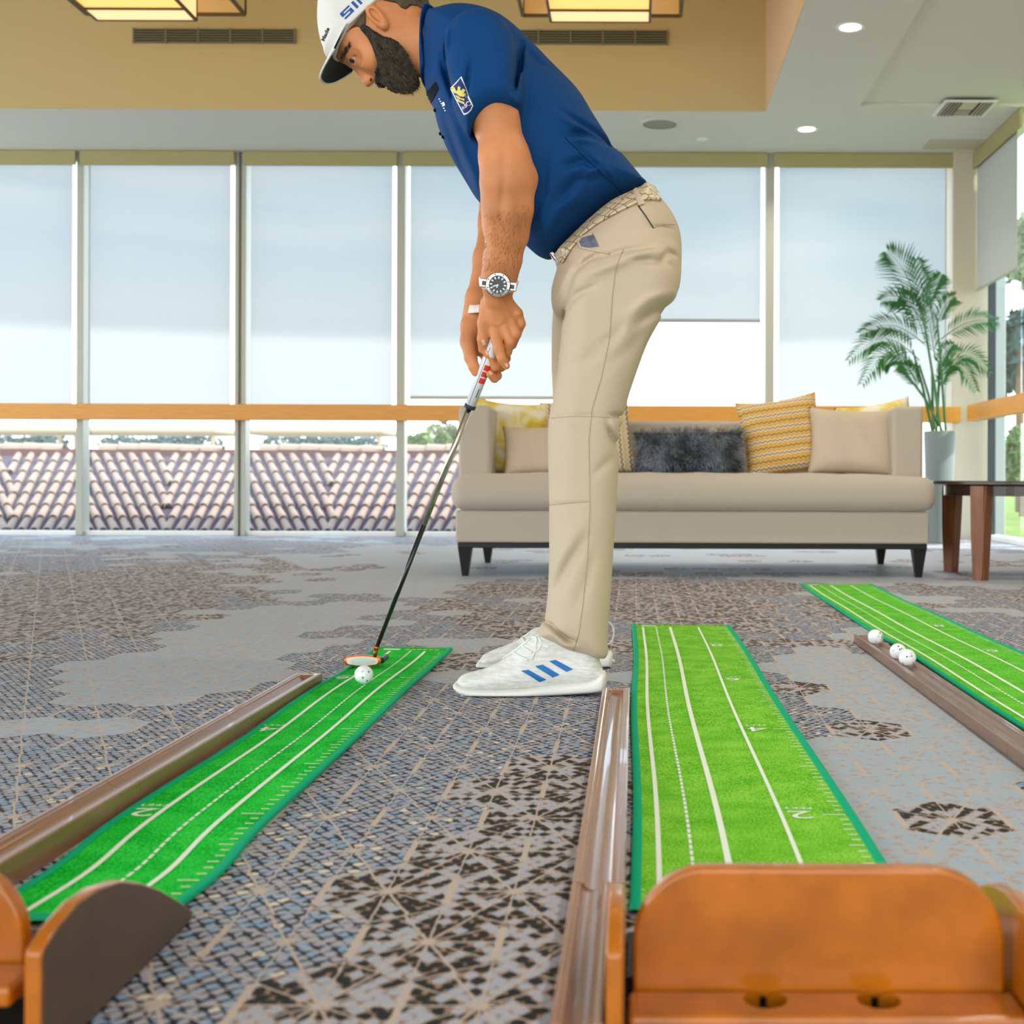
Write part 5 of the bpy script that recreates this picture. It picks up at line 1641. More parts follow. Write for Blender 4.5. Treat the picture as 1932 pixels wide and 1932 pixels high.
def hair_patch(loop, n, L, w, m, name, flow, lift=0.0, bv=None):
    from mathutils.geometry import delaunay_2d_cdt
    bv = bv or bv_body
    xs = [p[0] for p in loop]; ys = [p[1] for p in loop]
    ox, oy = np.array(xs, float), np.array(ys, float)
    mb = MB(); made = 0
    pts = rng.uniform((min(xs), min(ys)), (max(xs), max(ys)), (n * 4, 2))
    ins = poly_sdf(ox, oy, pts[:, 0], pts[:, 1]) < 0
    for p in pts[ins][:n]:
        h = hit(bv, p[0], p[1], lift); 
        if h is None: continue
        h2 = hit(bv, p[0] + 1.0, p[1], lift); h3 = hit(bv, p[0], p[1] + 1.0, lift)
        if h2 is None or h3 is None: continue
        nr = (h3 - h).cross(h2 - h).normalized()
        if nr.y > 0: nr = -nr
        f = P(p[0] + flow[0], p[1] + flow[1], h.y) - P(p[0], p[1], h.y)
        f.normalize()
        d_ = (f + nr * rng.uniform(0.25, 0.8) + Vector(rng.normal(size=3) * 0.28)).normalized()
        l_ = L * rng.uniform(0.6, 1.2)
        sd = d_.cross(Vector((0, 1, 0))).normalized() * w
        mid_ = h + d_ * l_ * 0.55; e_ = h + d_ * l_ + f * l_ * 0.25
        v = [mb.bm.verts.new(q) for q in (h - sd, h + sd, mid_ + sd * 0.7, mid_ - sd * 0.7, e_)]
        mb.bm.faces.new(v[:4]); mb.bm.faces.new((v[3], v[2], v[4])); made += 1
    if not made: mb.bm.free(); return None
    return mb.build(name, m, person)
o = hair_patch([(641, 113), (645, 102), (652, 90), (659, 84), (662, 88), (655, 99), (650, 112), (646, 118)], 260, 0.009, 0.0005, M_beard, 'eyebrow', (3, -8), 0.001)
if o: tag(o, kind='stuff')

# ---------------------------------------------------------------- beard and hair
bd = B.offset_copy(0.0075, head_lo, head_hi)
bd.ell(P(764, 154, HD - 0.004), (0.028, 0.036, 0.023), None, 0.015)
bd.ell(P(742, 158, HD), (0.016, 0.024, 0.014), None, 0.012)
bd.ell(P(717, 153, HD), (0.012, 0.026, 0.010), None, 0.008)
bd.cone(P(712, 138, HD - 0.024), P(728, 150, HD - 0.03), 0.010, 0.012, 0.008)
bd.noise(0.0030, 300, 3)
beard_loop = [(684, 46), (680, 56), (694, 72), (702, 88), (707, 103), (710, 115), (707, 124), (701, 132), (697, 142), (698, 150), (708, 158), (720, 160), (730, 166), (742, 182), (764, 188), (780, 176), (787, 152), (780, 130), (772, 110), (764, 92), (750, 76), (736, 69), (722, 66), (706, 58), (694, 50)]
bd.mask(beard_loop, 2.957, smooth=False, k=0.006)
beard_me = bd.mesh('beard', 1)
beard = link_mesh('beard', beard_me, M_beard, person)
bv_beard = bvh_of(beard_me)
o = hair_patch([(690, 62), (702, 85), (712, 112), (716, 135), (722, 155), (742, 166), (768, 178), (788, 165), (782, 135), (766, 96), (748, 79), (722, 70), (702, 60)], 2000, 0.014, 0.0005, M_beardl, 'beard_hair', (5, 7), 0.0, bv_beard)
if o: tag(o, kind='stuff')
hr = B.offset_copy(0.005, head_lo, head_hi)
hr.noise(0.001, 300, 5)
hr2 = B.offset_copy(0.0045, head_lo, head_hi)
hr.mask([(700, 10), (716, 2), (735, -8), (760, -120), (860, -80), (812, 28), (800, 18), (790, 12), (776, 13), (768, 22), (760, 20), (752, 12), (736, 10), (722, 8), (710, 14)], 2.99, k=0.003)
link_mesh('nape_hair', hr.mesh('nape_hair', 1), M_hair, person)
hr2.mask([(650, 66), (690, 20), (691, 44), (688, 54), (681, 54), (674, 50), (664, 54)], 2.957, k=0.003)
link_mesh('temple_hair', hr2.mesh('temple_hair', 1), M_hair, person)

# ---------------------------------------------------------------- cap
C_ = Vol(head_lo, (head_hi[0], head_hi[1] + 0.02, 1.74), 0.0026)
C_.slab([(624, 110), (611, 92), (603, 62), (601, 25), (608, -20), (636, -68), (690, -96), (745, -84), (785, -45), (800, 0), (790, 60), (700, 110)], HD, 0.0835, 0.062, 0.0)
C_.mask([(612, 112), (640, 84), (661, 51), (686, 27), (706, 9), (742, -20), (800, -50), (800, -160), (520, -160), (545, 112)], 2.962, k=0.004)
C_.crease([(606, 30), (640, 45), (661, 50)], 2.96, 0.004, 0.0012, 2.85, 3.2, False)
cap_me = C_.mesh('cap', 2)
cap = link_mesh('cap', cap_me, M_capw, person)
bv_cap = bvh_of(cap_me)
fdir = (P(600, 163, HD) - P(632, 108, HD)).normalized()
udir = Vector((fdir.z, 0, -fdir.x));  udir = udir if udir.z > 0 else -udir
rootp = P(631, 107, HD) + udir * 0.001
def brim_pt(u, v, off):
    a = 2 * u - 1
    f0, f1 = -0.012 - 0.058 * a * a, 0.070 * (1 - 0.95 * abs(a) ** 2.6) - 0.005
    return rootp + fdir * (f0 + (f1 - f0) * v) + Vector((0, 0.086 * a, 0)) - udir * (0.020 * a * a + 0.004 * v * v) + udir * off
bm_ = MB(); bm_.grid(lambda u, v: brim_pt(u, v, 0.0025), 28, 10)
bt = bm_.build('brim', M_capw, cap, True)
bm_ = MB(); bm_.grid(lambda u, v: brim_pt(u, v * 0.965, -0.0015), 28, 10)
bm_.build('underbrim', M_brimdark, cap, True)
MB().tube([brim_pt(k / 40, 1.0, 0.0005) for k in range(41)], 0.0024, 8).build('brim_edge', M_capw, cap, True)
M_capblue = mat('cap_blue_thread', srgb(26, 80, 158), 0.7)
def cap_glyph(polys, o, u, v, name, m):
    return drape_poly(bv_cap, [[(o[0] + u[0] * a + v[0] * b, o[1] + u[1] * a + v[1] * b) for a, b in q] for q in polys], 0.0008, name, m, cap, 2.0)
u_, v_ = (0.70, -0.68), (-0.60, -0.62)
# side lettering, its last letter running out of the photograph
Sg = [(0, 0), (24, 0), (24, 11), (6, 11), (6, 14), (24, 14), (24, 18), (-1, 18), (-1, 7.5), (17, 7.5), (17, 4), (0, 4)]
cap_glyph([Sg], (652, 37), u_, v_, 'cap_lettering', M_capblue)
cap_glyph([[(30, 0), (36, 0), (36, 18), (30, 18)]], (652, 37), u_, v_, 'cap_lettering', M_capblue)
cap_glyph([[(41, 0), (46, 0), (46, 10), (52, 2), (58, 10), (58, 0), (63, 0), (63, 18), (58, 18), (52, 9), (46, 18), (41, 18)]], (652, 37), u_, v_, 'cap_lettering', M_capblue)
made_ = drape_text(bv_cap, 'Made', (614.5, 65), (0.34, -0.80), (-0.62, -0.30), 14, 0.0010, 'cap_front_lettering', mat('black_thread', srgb(20, 28, 28), 0.7), cap, 0.5)
if made_ is None: print('front lettering missed the cap')

# ---------------------------------------------------------------- polo shirt
S_ = Vol((-0.53, 2.70, 1.00), (0.08, 3.40, 1.66), 0.0034)
def Wtorso(Xg, Zg):
    xa, xb = P(850, 0, 3.04).x, P(1180, 0, 3.04).x
    t = np.clip((Xg - xa) / (xb - xa), 0, 1)
    return 0.205 - 0.045 * t
torso_pts = [(808, 42), (835, 30), (872, 22), (915, 26), (955, 42), (996, 76), (1045, 126), (1092, 174), (1122, 222), (1152, 267), (1183, 303), (1212, 338), (1221, 349),
             (1196, 368), (1150, 390), (1106, 426), (1068, 464), (1040, 486), (1021, 484), (1003, 472), (970, 440), (930, 402), (900, 376), (878, 342), (848, 290), (829, 244), (820, 208), (806, 178), (801, 100)]
S_.slab(torso_pts, 3.04, Wtorso, 0.125, 0.0)
S_.slab([(838, 75), (868, 34), (905, 22), (945, 36), (975, 80), (986, 140), (983, 207), (942, 217), (908, 238), (886, 259), (862, 218), (846, 165)], 2.838, 0.084, 0.052, 0.014)
S_.chain([(P(895, 95, 3.22), 0.078), (P(912, 215, 3.24), 0.080)], 0.03)
# open sleeve ends: hollow them so the arms come out of a hem
S_.cone(P(933, 236, 2.838), P(940, 268, 2.838), 0.056, 0.056, 0.0, 'cut')
S_.cone(P(914, 225, 3.235), P(922, 260, 3.235), 0.06, 0.06, 0.0, 'cut')
# folds
for pts, w, a in (([(983, 75), (981, 130), (978, 205)], 0.008, 0.010), ([(1060, 215), (1100, 232), (1140, 245), (1160, 262)], 0.012, 0.006), ([(1050, 222), (1085, 240), (1130, 252)], 0.012, -0.005),
                  ([(1070, 258), (1110, 252), (1150, 262)], 0.010, 0.005), ([(1080, 270), (1120, 268)], 0.010, -0.004), ([(1065, 320), (1100, 305), (1130, 318)], 0.012, 0.005),
                  ([(1090, 345), (1130, 318), (1165, 330)], 0.012, -0.004), ([(1055, 375), (1090, 340), (1130, 330)], 0.014, 0.005), ([(1030, 440), (1055, 395), (1090, 372)], 0.014, -0.004),
                  ([(1010, 415), (1025, 365), (1030, 300)], 0.016, 0.004), ([(1075, 265), (1120, 305), (1165, 345)], 0.005, 0.0025), ([(985, 80), (1010, 110), (1030, 118)], 0.012, 0.004),
                  ([(848, 85), (846, 120), (850, 160)], 0.006, 0.004), ([(862, 90), (858, 130)], 0.007, -0.003), ([(905, 150), (897, 190), (893, 235)], 0.006, 0.003),
                  ([(836, 215), (860, 285), (890, 350)], 0.012, 0.003), ([(850, 225), (880, 300), (905, 350)], 0.014, -0.004), ([(835, 115), (848, 160), (862, 200)], 0.009, 0.006)):
    S_.crease(pts, 2.90, w * 0.8, a * 2.5, 2.6, 3.05)
S_.crease([(893, 243), (912, 226), (943, 206), (979, 196)], 2.80, 0.003, 0.0015, 2.6, 3.0, False)
shirt_me = S_.mesh('polo_shirt', 1)
shirt = link_mesh('polo_shirt', shirt_me, M_navy, person)
bv_shirt = bvh_of(shirt_me)
K_ = Vol((P(780, 0, 3.03).x, 2.86, 1.36), (P(840, 0, 3.03).x, 3.2, 1.62), 0.0028)
K_.slab([(804, 24), (797, 50), (795, 90), (796, 130), (799, 162), (811, 152), (822, 152), (816, 112), (811, 78), (816, 46), (829, 30), (816, 22)], 3.03, 0.094, 0.020, 0.0)
link_mesh('collar', K_.mesh('collar', 2), M_navy, shirt)
drape_poly(bv_shirt, [[(800, 176), (822, 154), (828, 168), (812, 204)]], 0.002, 'placket', M_navydark, shirt, 4)
M_navyseam = mat('navy_seam', srgb(4, 36, 72), 0.8, spec=0.1)
drape_tube(bv_shirt, [(1066, 260), (1100, 293), (1140, 332), (1186, 376)], 0.0010, 'back_seam', M_navyseam, shirt, 0.0002)
drape_tube(bv_shirt, [(890, 246), (910, 228), (940, 208), (980, 198)], 0.0009, 'sleeve_stitching', M_navyseam, shirt, 0.0002)
M_whitethread = mat('white_thread', srgb(232, 236, 240), 0.7)
M_badge = mat('badge_blue', srgb(10, 38, 110), 0.7)
M_badgeyel = mat('badge_yellow', srgb(226, 210, 104), 0.7)
# sleeve shield: white border, blue field, yellow lion-like figure, three letters
A_, B2, C2, D2 = (871, 144), (848.5, 167), (876, 217), (892.5, 199)
drape_poly(bv_shirt, [[A_, B2, C2, (882, 215), (888.5, 208), D2]], 0.0014, 'shield_border', M_whitethread, shirt, 3)
drape_poly(bv_shirt, [[(870, 147.5), (851.5, 167), (877, 213.5), (881.5, 212), (886.5, 206.5), (889.8, 198.5)]], 0.0024, 'shield_field', M_badge, shirt, 3)
def shp(a, b):   # a across 0..1 (front to back), b down 0..1
    x0, y0 = 851 + 19 * a, 167 - 20 * a
    x1, y1 = 877 + 13.5 * a, 214 - 16 * a
    return (x0 + (x1 - x0) * b, y0 + (y1 - y0) * b)
lion = [[(.10, .08), (.22, .02), (.36, .10), (.34, .22), (.42, .26), (.62, .16), (.72, .24), (.60, .34), (.84, .34), (.88, .42), (.66, .46), (.86, .52), (.84, .60), (.58, .56), (.40, .46), (.26, .30), (.12, .22)],
        [(.10, .30), (.22, .36), (.56, .64), (.48, .68), (.18, .46)], [(.10, .42), (.46, .74), (.38, .78), (.08, .54)], [(.70, .60), (.90, .62), (.86, .68), (.66, .66)]]
drape_poly(bv_shirt, [[shp(a, b) for a, b in q] for q in lion], 0.0036, 'shield_figure', M_badgeyel, shirt, 3)
drape_text(bv_shirt, 'RBC', shp(0.5, 0.87), (0.68, -0.62), (-0.40, -0.80), 10.5, 0.0036, 'shield_lettering', M_whitethread, shirt)
drape_poly(bv_shirt, [[(828 + a, 186 + 2.0 * a), (830.5 + a, 185.5 + 2.0 * a), (831.5 + a, 187.6 + 2.0 * a), (829 + a, 188 + 2.0 * a)] for a in (0, 2.2, 4.4, 6.4, 8.6, 10.8)] + [[(835, 193), (839, 192), (841, 199), (837, 200)]], 0.0015, 'chest_lettering', M_whitethread, shirt, 0)
kbv = bvh_of(bpy.data.objects['collar'].data)
drape_poly(kbv, [[(809, 124), (811.5, 123), (812.5, 126), (810, 127)], [(809, 131), (814, 129), (812, 135), (813, 139), (808, 139)]], 0.001, 'collar_emblem', M_whitethread, shirt, 0)
for a, b in ((832, 252), (837, 258), (822, 208)):
    h_ = hit(bv_shirt, a, b, 0.001)
    if h_ is not None:
        mb = MB(); bmesh.ops.create_uvsphere(mb.bm, u_segments=12, v_segments=8, radius=0.0045)
        for v in mb.bm.verts: v.co += h_
        mb.build('button', M_navydark, shirt, True)

# ---------------------------------------------------------------- trousers
T_ = Vol((-0.24, 2.68, 0.03), (0.16, 3.42, 1.20), 0.0036)
pel = [(1222, 349), (1247, 377), (1270, 408), (1283, 440), (1286, 482), (1281, 545), (1255, 580), (1225, 620), (1170, 650), (1105, 645), (1062, 606), (1044, 588), (1041, 548), (1053, 500), (1044, 486), (1068, 463), (1106, 426), (1150, 389), (1196, 367)]
T_.slab(pel, 3.04, 0.178, 0.10, 0.0)
z_top, z_bot = P(0, 450, 2.9).z, 0.08
def yc_near(Xg, Zg): return 2.835 + 0.095 * np.clip((Zg - z_bot) / (z_top - z_bot), 0, 1)
def yc_far(Xg, Zg): return 3.245 - 0.095 * np.clip((Zg - z_bot) / (z_top - z_bot), 0, 1)
def Wleg(Xg, Zg):
    t = np.clip((Zg - z_bot) / (z_top - z_bot), 0, 1)
    return 0.074 + 0.026 * t ** 1.5
leg = [(1075, 500), (1060, 560), (1057, 625), (1050, 690), (1043, 748), (1034, 790), (1033, 850), (1035, 920), (1036, 1000), (1036, 1080), (1032, 1140), (1028, 1165), (1016, 1196), (1050, 1216), (1088, 1231), (1142, 1240),
       (1147, 1190), (1153, 1110), (1160, 1000), (1166, 900), (1170, 830), (1178, 775), (1195, 718), (1222, 645), (1252, 590), (1278, 550), (1282, 490), (1262, 450), (1180, 440)]
T_.slab(leg, 2.86, Wleg, 0.066, 0.03, yc=yc_near)
legf = [(1080, 520), (1062, 560), (1046, 600), (1043, 690), (1045, 750), (1046, 850), (1046, 1000), (1048, 1100), (1046, 1170), (1042, 1196), (1080, 1208), (1142, 1214), (1147, 1180), (1149, 1100), (1152, 1000), (1156, 900), (1160, 800), (1185, 700), (1225, 600), (1240, 540), (1200, 480)]
T_.slab(legf, 3.22, Wleg, 0.066, 0.03, yc=yc_far)
near_y = (2.6, 2.90)
for pts, w, a in (([(1100, 500), (1180, 478), (1260, 470)], 0.010, 0.005), ([(1090, 530), (1160, 508), (1270, 462)], 0.014, -0.005), ([(1180, 500), (1230, 498), (1270, 505)], 0.010, 0.005), ([(1240, 505), (1262, 478), (1280, 480)], 0.009, 0.005),
                  ([(1195, 620), (1235, 590), (1272, 568)], 0.012, 0.007), ([(1185, 600), (1225, 570), (1265, 555)], 0.014, -0.005), ([(1090, 500), (1075, 540), (1062, 590), (1064, 610)], 0.010, 0.004),
                  ([(1080, 495), (1062, 520), (1050, 560)], 0.011, -0.003), ([(1070, 500), (1052, 540)], 0.009, 0.003), ([(1140, 478), (1110, 492), (1085, 520)], 0.008, 0.005), ([(1064, 588), (1090, 560), (1130, 545)], 0.011, 0.005),
                  ([(1150, 787), (1175, 785)], 0.008, 0.007), ([(1155, 795), (1168, 830)], 0.010, -0.006), ([(1145, 800), (1165, 845)], 0.007, 0.006), ([(1165, 800), (1172, 830), (1164, 845)], 0.010, 0.007),
                  ([(1110, 1010), (1080, 1055), (1060, 1095), (1050, 1120)], 0.016, 0.007), ([(1108, 975), (1065, 1040), (1050, 1080)], 0.018, -0.003), ([(1128, 1020), (1110, 1090), (1085, 1150)], 0.016, 0.003), ([(1030, 1168), (1045, 1172), (1075, 1196), (1090, 1200)], 0.006, 0.010),
                  ([(1040, 1180), (1070, 1206), (1090, 1212)], 0.008, -0.006), ([(1120, 900), (1160, 860)], 0.014, 0.003), ([(1060, 700), (1100, 690), (1140, 660)], 0.02, 0.003), ([(1140, 700), (1190, 660), (1220, 610)], 0.02, 0.004),
                  ([(1045, 790), (1110, 786), (1140, 790)], 0.004, 0.002), ([(1036, 951), (1110, 947)], 0.004, 0.003), ([(1225, 430), (1250, 425), (1275, 424)], 0.004, 0.003), ([(1128, 655), (1160, 640), (1180, 610)], 0.012, 0.003)):
    T_.crease(pts, 2.88, w * 0.8, a * 1.7, 2.6, 3.02)
# open hems
for (a, b, d) in (((1092, 1222), (1094, 1262), 2.836), ((1094, 1200), (1095, 1240), 3.245)):
    T_.ell(P(a[0], (a[1] + b[1]) / 2 + 6, d), (0.058, 0.062, 0.028), None, 0.0, 'cut')
trou_me = T_.mesh('trousers', 2)
trousers = link_mesh('trousers', trou_me, M_khaki, person)
bv_tr = bvh_of(trou_me)
M_welt = mat('pocket_welt', srgb(58, 50, 40), 0.8)
M_lining = mat('pocket_lining', srgb(104, 108, 124), 0.8, noise=(60, 0.4))
drape_tube(bv_tr, [(1176, 470), (1162, 505), (1155, 560), (1150, 640), (1134, 715), (1117, 772), (1111, 830), (1113, 930), (1113, 960), (1108, 1060), (1100, 1140), (1092, 1195), (1082, 1228)], 0.0011, 'side_seam', M_seam, trousers)
drape_tube(bv_tr, [(1204, 388), (1218, 408), (1233, 431)], 0.0016, 'pocket_welt', M_welt, trousers)
drape_tube(bv_tr, [(1233, 431), (1252, 423), (1274, 424)], 0.0009, 'pocket_seam', M_seam, trousers)
drape_tube(bv_tr, [(1040, 789), (1075, 786), (1114, 786), (1150, 788)], 0.0009, 'knee_seam', M_seam, trousers)
drape_tube(bv_tr, [(1037, 953), (1075, 949), (1113, 946)], 0.0009, 'shin_seam', M_seam, trousers)
drape_poly(bv_tr, [[(1092, 455), (1100, 446), (1118, 440), (1122, 446), (1128, 460), (1130, 466), (1112, 468), (1097, 466)]], 0.0012, 'pocket_lining', M_lining, trousers, 5)
drape_tube(bv_tr, [(1118, 442), (1098, 448), (1091, 458), (1096, 468), (1115, 472), (1138, 475), (1150, 478)], 0.0032, 'pocket_hem', M_khaki, trousers)

# belt: a band of cream crocodile leather just under the shirt hem
Bt = T_.offset_copy(0.0055, (-0.24, 2.68, 0.95), (0.16, 3.42, 1.20))
M_croc, tcm, bcm = newmat('cream_croc_leather')
X.T = tcm
tc_ = tcm.nodes.new('ShaderNodeTexCoord'); vo = tcm.nodes.new('ShaderNodeTexVoronoi'); vo.feature = 'DISTANCE_TO_EDGE'; vo.inputs['Scale'].default_value = 46
mp_ = tcm.nodes.new('ShaderNodeMapping'); mp_.inputs['Rotation'].default_value = (0, R(-32), 0); mp_.inputs['Scale'].default_value = (0.85, 1, 1.15); vo.inputs['Randomness'].default_value = 0.45
tcm.links.new(tc_.outputs['Object'], mp_.inputs[0]); tcm.links.new(mp_.outputs[0], vo.inputs['Vector'])
tcm.links.new(xmix(tcm, X(vo.outputs['Distance']).below(0.05, 0.04), srgb(214, 194, 160), srgb(128, 100, 68)), bcm.inputs['Base Color'])
bcm.inputs['Roughness'].default_value = 0.4
bp_ = tcm.nodes.new('ShaderNodeBump'); bp_.inputs['Strength'].default_value = 0.5; bp_.inputs['Distance'].default_value = 0.003
tcm.links.new(vo.outputs['Distance'], bp_.inputs['Height']); tcm.links.new(bp_.outputs[0], bcm.inputs['Normal'])
Bt.mask([(1238, 342), (1250, 378), (1212, 388), (1168, 409), (1128, 428), (1100, 448), (1062, 498), (1040, 486), (1062, 452), (1105, 410), (1150, 374), (1192, 352)], 2.93, k=0.002)
belt_me = Bt.mesh('belt', 1)
belt = link_mesh('belt', belt_me, M_croc, person)
bv_belt = bvh_of(belt_me)
M_steel = mat('polished_steel', srgb(190, 186, 176), 0.2, metal=1.0)
bk = P(1049, 489, 3.02)
mb = MB(); mb.box((-0.006, -0.024, -0.020), (0.004, 0.024, 0.020), 0.004, 2, Matrix.Translation(bk) @ Matrix.Rotation(R(-40), 4, 'Y')); mb.build('buckle', M_steel, belt, True, angle=40)
drape_poly(bv_tr, [[(1192, 354), (1203, 350), (1216, 388), (1206, 392)]], 0.0085, 'belt_loop', M_khaki, trousers, 4)

# ---------------------------------------------------------------- shoes
M_knit = mat('white_knit_upper', srgb(226, 224, 218), 0.8, noise=(38, 0.14, (1.2, 1.2, 5)), bump=(220, 0.5, (1, 1, 3)))
M_sole = mat('white_foam_sole', srgb(236, 234, 226), 0.55)
M_stripe = mat('blue_stripe', srgb(16, 108, 178), 0.6)
M_lace = mat('white_lace', srgb(236, 236, 230), 0.8)
M_spike = mat('clear_blue_cleat', srgb(150, 200, 226), 0.3)
def shoe(d, up_pts, sole_pts, near):
    lo = (min(P(p[0], p[1], d).x for p in sole_pts) - 0.02, d - 0.07, -0.012); hi = (max(P(p[0], p[1], d).x for p in up_pts) + 0.04, d + 0.07, 0.19)
    xt, xh = P(862, 1290, d).x, P(1140, 1290, d).x
    def Ws(Xg, Zg):
        t = np.clip((Xg - xt) / (xh - xt), 0, 1)
        return 0.050 - 0.010 * np.clip((t - 0.45) / 0.25, 0, 1) - 0.006 * (1 - np.clip(t / 0.2, 0, 1)) - 0.010 * np.clip((Zg - 0.05) / 0.05, 0, 1)
    U = Vol(lo, hi, 0.0026); U.slab(up_pts, d, Ws, 0.034, 0.0)
    so = Vol(lo, hi, 0.0026); so.slab(sole_pts, d, lambda a, b: Ws(a, b) + 0.004, 0.012, 0.0, pow_=3.0)
    so.plane((0, 0, 0.0015), (0, 0, -1))
    root = link_mesh('shoe', U.mesh('shoe', 2), M_knit, person)
    link_mesh('sole', so.mesh('sole', 1), M_sole, root)
    return root
nu_up = [(862, 1294), (864, 1282), (878, 1271), (920, 1259), (962, 1236), (990, 1211), (1012, 1197), (1040, 1185), (1120, 1190), (1130, 1240), (1138, 1266), (1139, 1285), (1080, 1294), (1000, 1300), (900, 1306), (870, 1303)]
nu_so = [(857, 1290), (862, 1300), (878, 1309), (920, 1312), (1000, 1311), (1070, 1308), (1130, 1303), (1142, 1294), (1143, 1270), (1134, 1268), (1118, 1280), (1070, 1286), (1025, 1290), (990, 1294), (935, 1296), (890, 1293), (866, 1286)]
sh = shoe(2.83, nu_up, nu_so, True)
bv_sh = bvh_of(sh.data)
for q in ([(983, 1265.6), (997, 1263.5), (1031, 1282), (1018, 1286.6)], [(1009, 1257), (1024, 1254), (1056, 1273), (1043, 1278)], [(1036, 1247.6), (1048, 1245), (1081, 1262.6), (1069, 1267.7)]):
    drape_poly(bv_sh, [q], 0.0012, 'stripe', M_stripe, sh, 4)
for q in ([(1013, 1203), (1010, 1225), (1003, 1245)], [(1013, 1204), (1000, 1203), (984, 1210)], [(1016, 1202), (1022, 1215), (1014, 1228), (1006, 1226)], [(1000, 1206), (985, 1220), (1004, 1232)], [(990, 1214), (968, 1232), (996, 1246)], [(976, 1226), (950, 1244)]):
    drape_tube(bv_sh, q, 0.0022, 'lace', M_lace, sh, 0.002, 3)
drape_poly(bv_sh, [[(1022, 1212), (1036, 1218), (1033, 1223), (1020, 1217)]], 0.0015, 'tongue_label', M_whitethread, sh, 4)
for px_ in (872, 880, 890, 900, 976, 984, 994):
    p_ = P(px_, 1312, 2.795)
    MB().tube([(p_.x, 2.795, 0.006), (p_.x, 2.795, 0.0005)], [0.004, 0.0025], 8).build('cleat', M_sole if px_ < 960 else M_spike, sh)
fu_up = [(904, 1254), (908, 1240), (922, 1230), (965, 1213), (989, 1199), (1022, 1182), (1130, 1182), (1144, 1215), (1150, 1238), (1151, 1250), (1000, 1255), (920, 1257)]
fu_so = [(900, 1252), (905, 1258), (938, 1259), (1000, 1259), (1140, 1257), (1154, 1252), (1155, 1232), (1147, 1230), (1130, 1238), (1000, 1245), (940, 1247), (908, 1245)]
sh2 = shoe(3.245, fu_up, fu_so, False)
bv_sh2 = bvh_of(sh2.data)
lb = P(1142, 1185, 3.20)
MB().tube([lb + Vector((0.012 * 0 + 0.022 * math.sin(t), 0, 0.03 * math.cos(t) - 0.012)) for t in np.linspace(-0.2, 3.3, 16)], 0.0016, 6).build('lace', M_lace, sh2, True)
for q in ([(1000, 1196), (985, 1204), (992, 1214)], [(985, 1200), (970, 1212)]):
    drape_tube(bv_sh2, q, 0.0022, 'lace', M_lace, sh2, 0.002, 3)

# ---------------------------------------------------------------- watch and wrist tape
Wt = B.offset_copy(0.004, V3(900, 600, 2.92) - np.array([0.03, 0.1, 0]), V3(980, 500, 2.92) + np.array([0.03, 0.08, 0.0]))
axw = np.array(P(946, 490, 2.895) - P(940, 548, 2.92))
cw = np.array(P(940, 536, 2.91))
axw = axw / np.linalg.norm(axw)
Wt.plane(cw + axw * 0.011, axw); Wt.plane(cw - axw * 0.011, -axw)
Wt.plane(cw + np.array([0, 0.055, 0]), (0, 1, 0)); Wt.plane(cw + np.array([-0.052, 0, 0]), (-1, 0, 0.0))
strap = Wt.mesh('watch', 1)
watch = link_mesh('watch', strap, mat('white_strap', srgb(232, 232, 230), 0.4), person)
wc = hit(bv_body, 940, 536, 0.006)
wn = Vector((0.06, -1.0, -0.10)).normalized()
wu = (Vector(axw) - wn * Vector(axw).dot(wn)).normalized(); wr = wu.cross(wn).normalized()
Mw = Matrix((wr, wu, wn)).transposed().to_4x4(); Mw.translation = wc
M_dial = mat('black_dial', srgb(20, 24, 26), 0.3)
Mw = Mw @ Matrix.Scale(1.22, 4)
MB().lathe([(0, -0.010), (0.0225, -0.010), (0.0235, -0.006), (0.0235, 0.001), (0.0215, 0.004), (0.0170, 0.0045), (0.0165, 0.003)], (0, 0, 0), 48, Mw).build('watch_case', M_steel, watch, True, angle=35)
mb = MB()
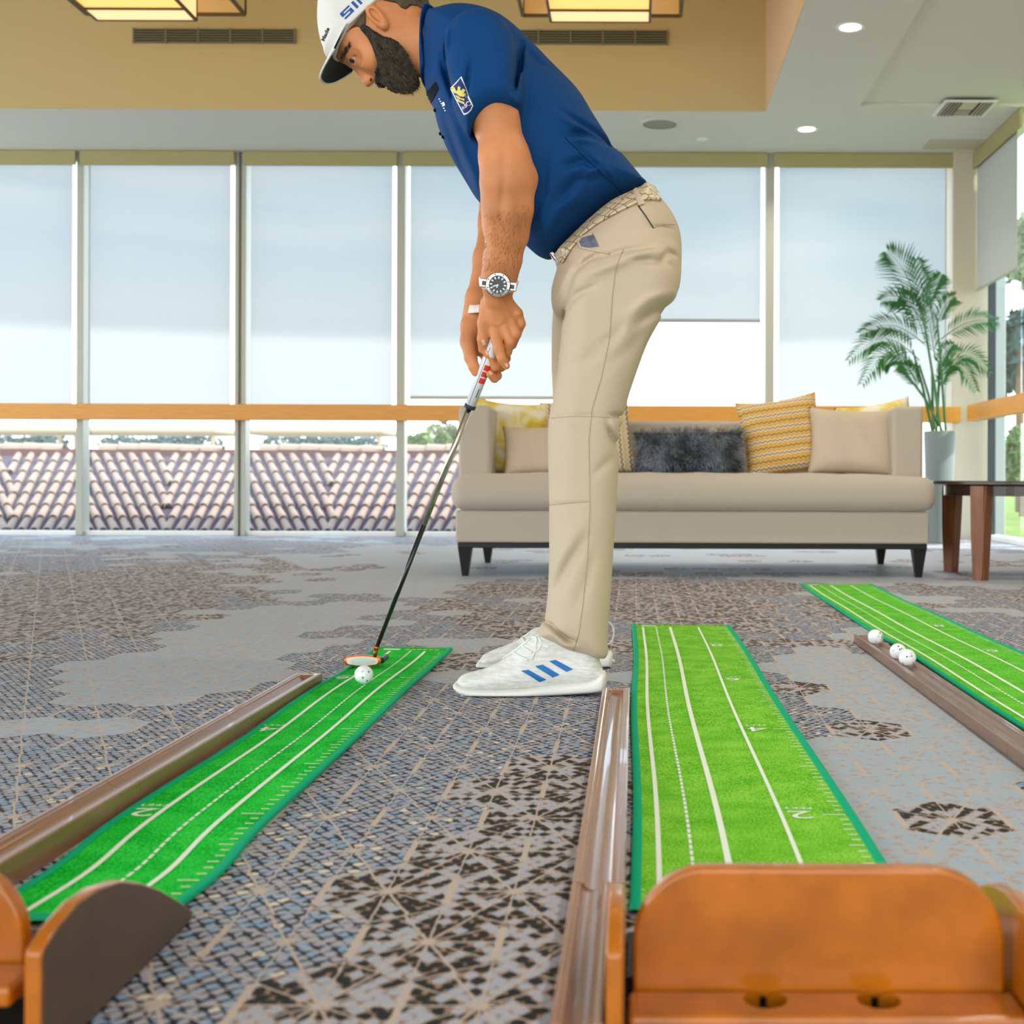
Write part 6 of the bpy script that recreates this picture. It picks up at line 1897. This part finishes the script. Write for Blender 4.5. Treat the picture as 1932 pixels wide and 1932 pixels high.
for k in range(8):
    a = R(45 * k + 22); 
    mb.lathe([(0, 0.0050), (0.0014, 0.0050), (0.0014, 0.004)], (0.0195 * math.cos(a), 0.0195 * math.sin(a), 0), 6, Mw)
mb.build('bezel_screws', M_darkmet, watch)
MB().lathe([(0, 0.0032), (0.0168, 0.0032)], (0, 0, 0), 40, Mw).build('dial', M_dial, watch)
for k in range(12):
    a = R(30 * k)
    mb = MB(); mb.box((0.0108, -0.0012, 0.0034), (0.0152, 0.0012, 0.0040), 0, 1, Mw @ Matrix.Rotation(a, 4, 'Z')); mb.build('hour_marker', M_whitethread, watch)
for a, L_ in ((205, 0.010), (250, 0.006)):
    mb = MB(); mb.box((-0.001, -0.0010, 0.0040), (L_, 0.0010, 0.0045), 0, 1, Mw @ Matrix.Rotation(R(a), 4, 'Z')); mb.build('watch_hand', M_whitethread, watch)
for s in (-1, 1):
    mb = MB(); mb.box((s * 0.027 - 0.007, -0.0085, -0.011), (s * 0.027 + 0.007, 0.0085, -0.003), 0.002, 2, Mw); mb.build('lug', M_steel, watch, True, angle=35)
    mb = MB(); mb.box((s * 0.0265 - 0.0035, -0.004, -0.0035), (s * 0.0265 + 0.0035, 0.004, -0.0022), 0.0005, 1, Mw); mb.build('strap_insert', M_dial, watch)
drape_poly(bv_body, [[(886, 576), (905, 575), (904, 590), (883, 591)]], 0.001, 'wrist_tape', mat('wrist_tape', srgb(238, 226, 216), 0.8), person, 3)
arm_hair = hair_patch([(918, 400), (1000, 380), (985, 480), (965, 512), (912, 512)], 420, 0.010, 0.00028, mat('arm_hair', srgb(128, 84, 48), 0.6), 'arm_hair', (-2, 8), 0.0)
if arm_hair: tag(arm_hair, kind='stuff')
# nails
M_nail = mat('fingernail', srgb(236, 184, 156), 0.3)
for q in ([(914, 660), (920, 659), (924, 668), (919, 671)], [(922, 700), (927, 699), (930, 706), (925, 708)], [(908, 642), (914, 641), (917, 650), (911, 652)], [(952, 686), (957, 685), (959, 691), (955, 693)]):
    drape_poly(bv_body, [q], 0.0006, 'fingernail', M_nail, person, 2)
bpy.context.view_layer.update()
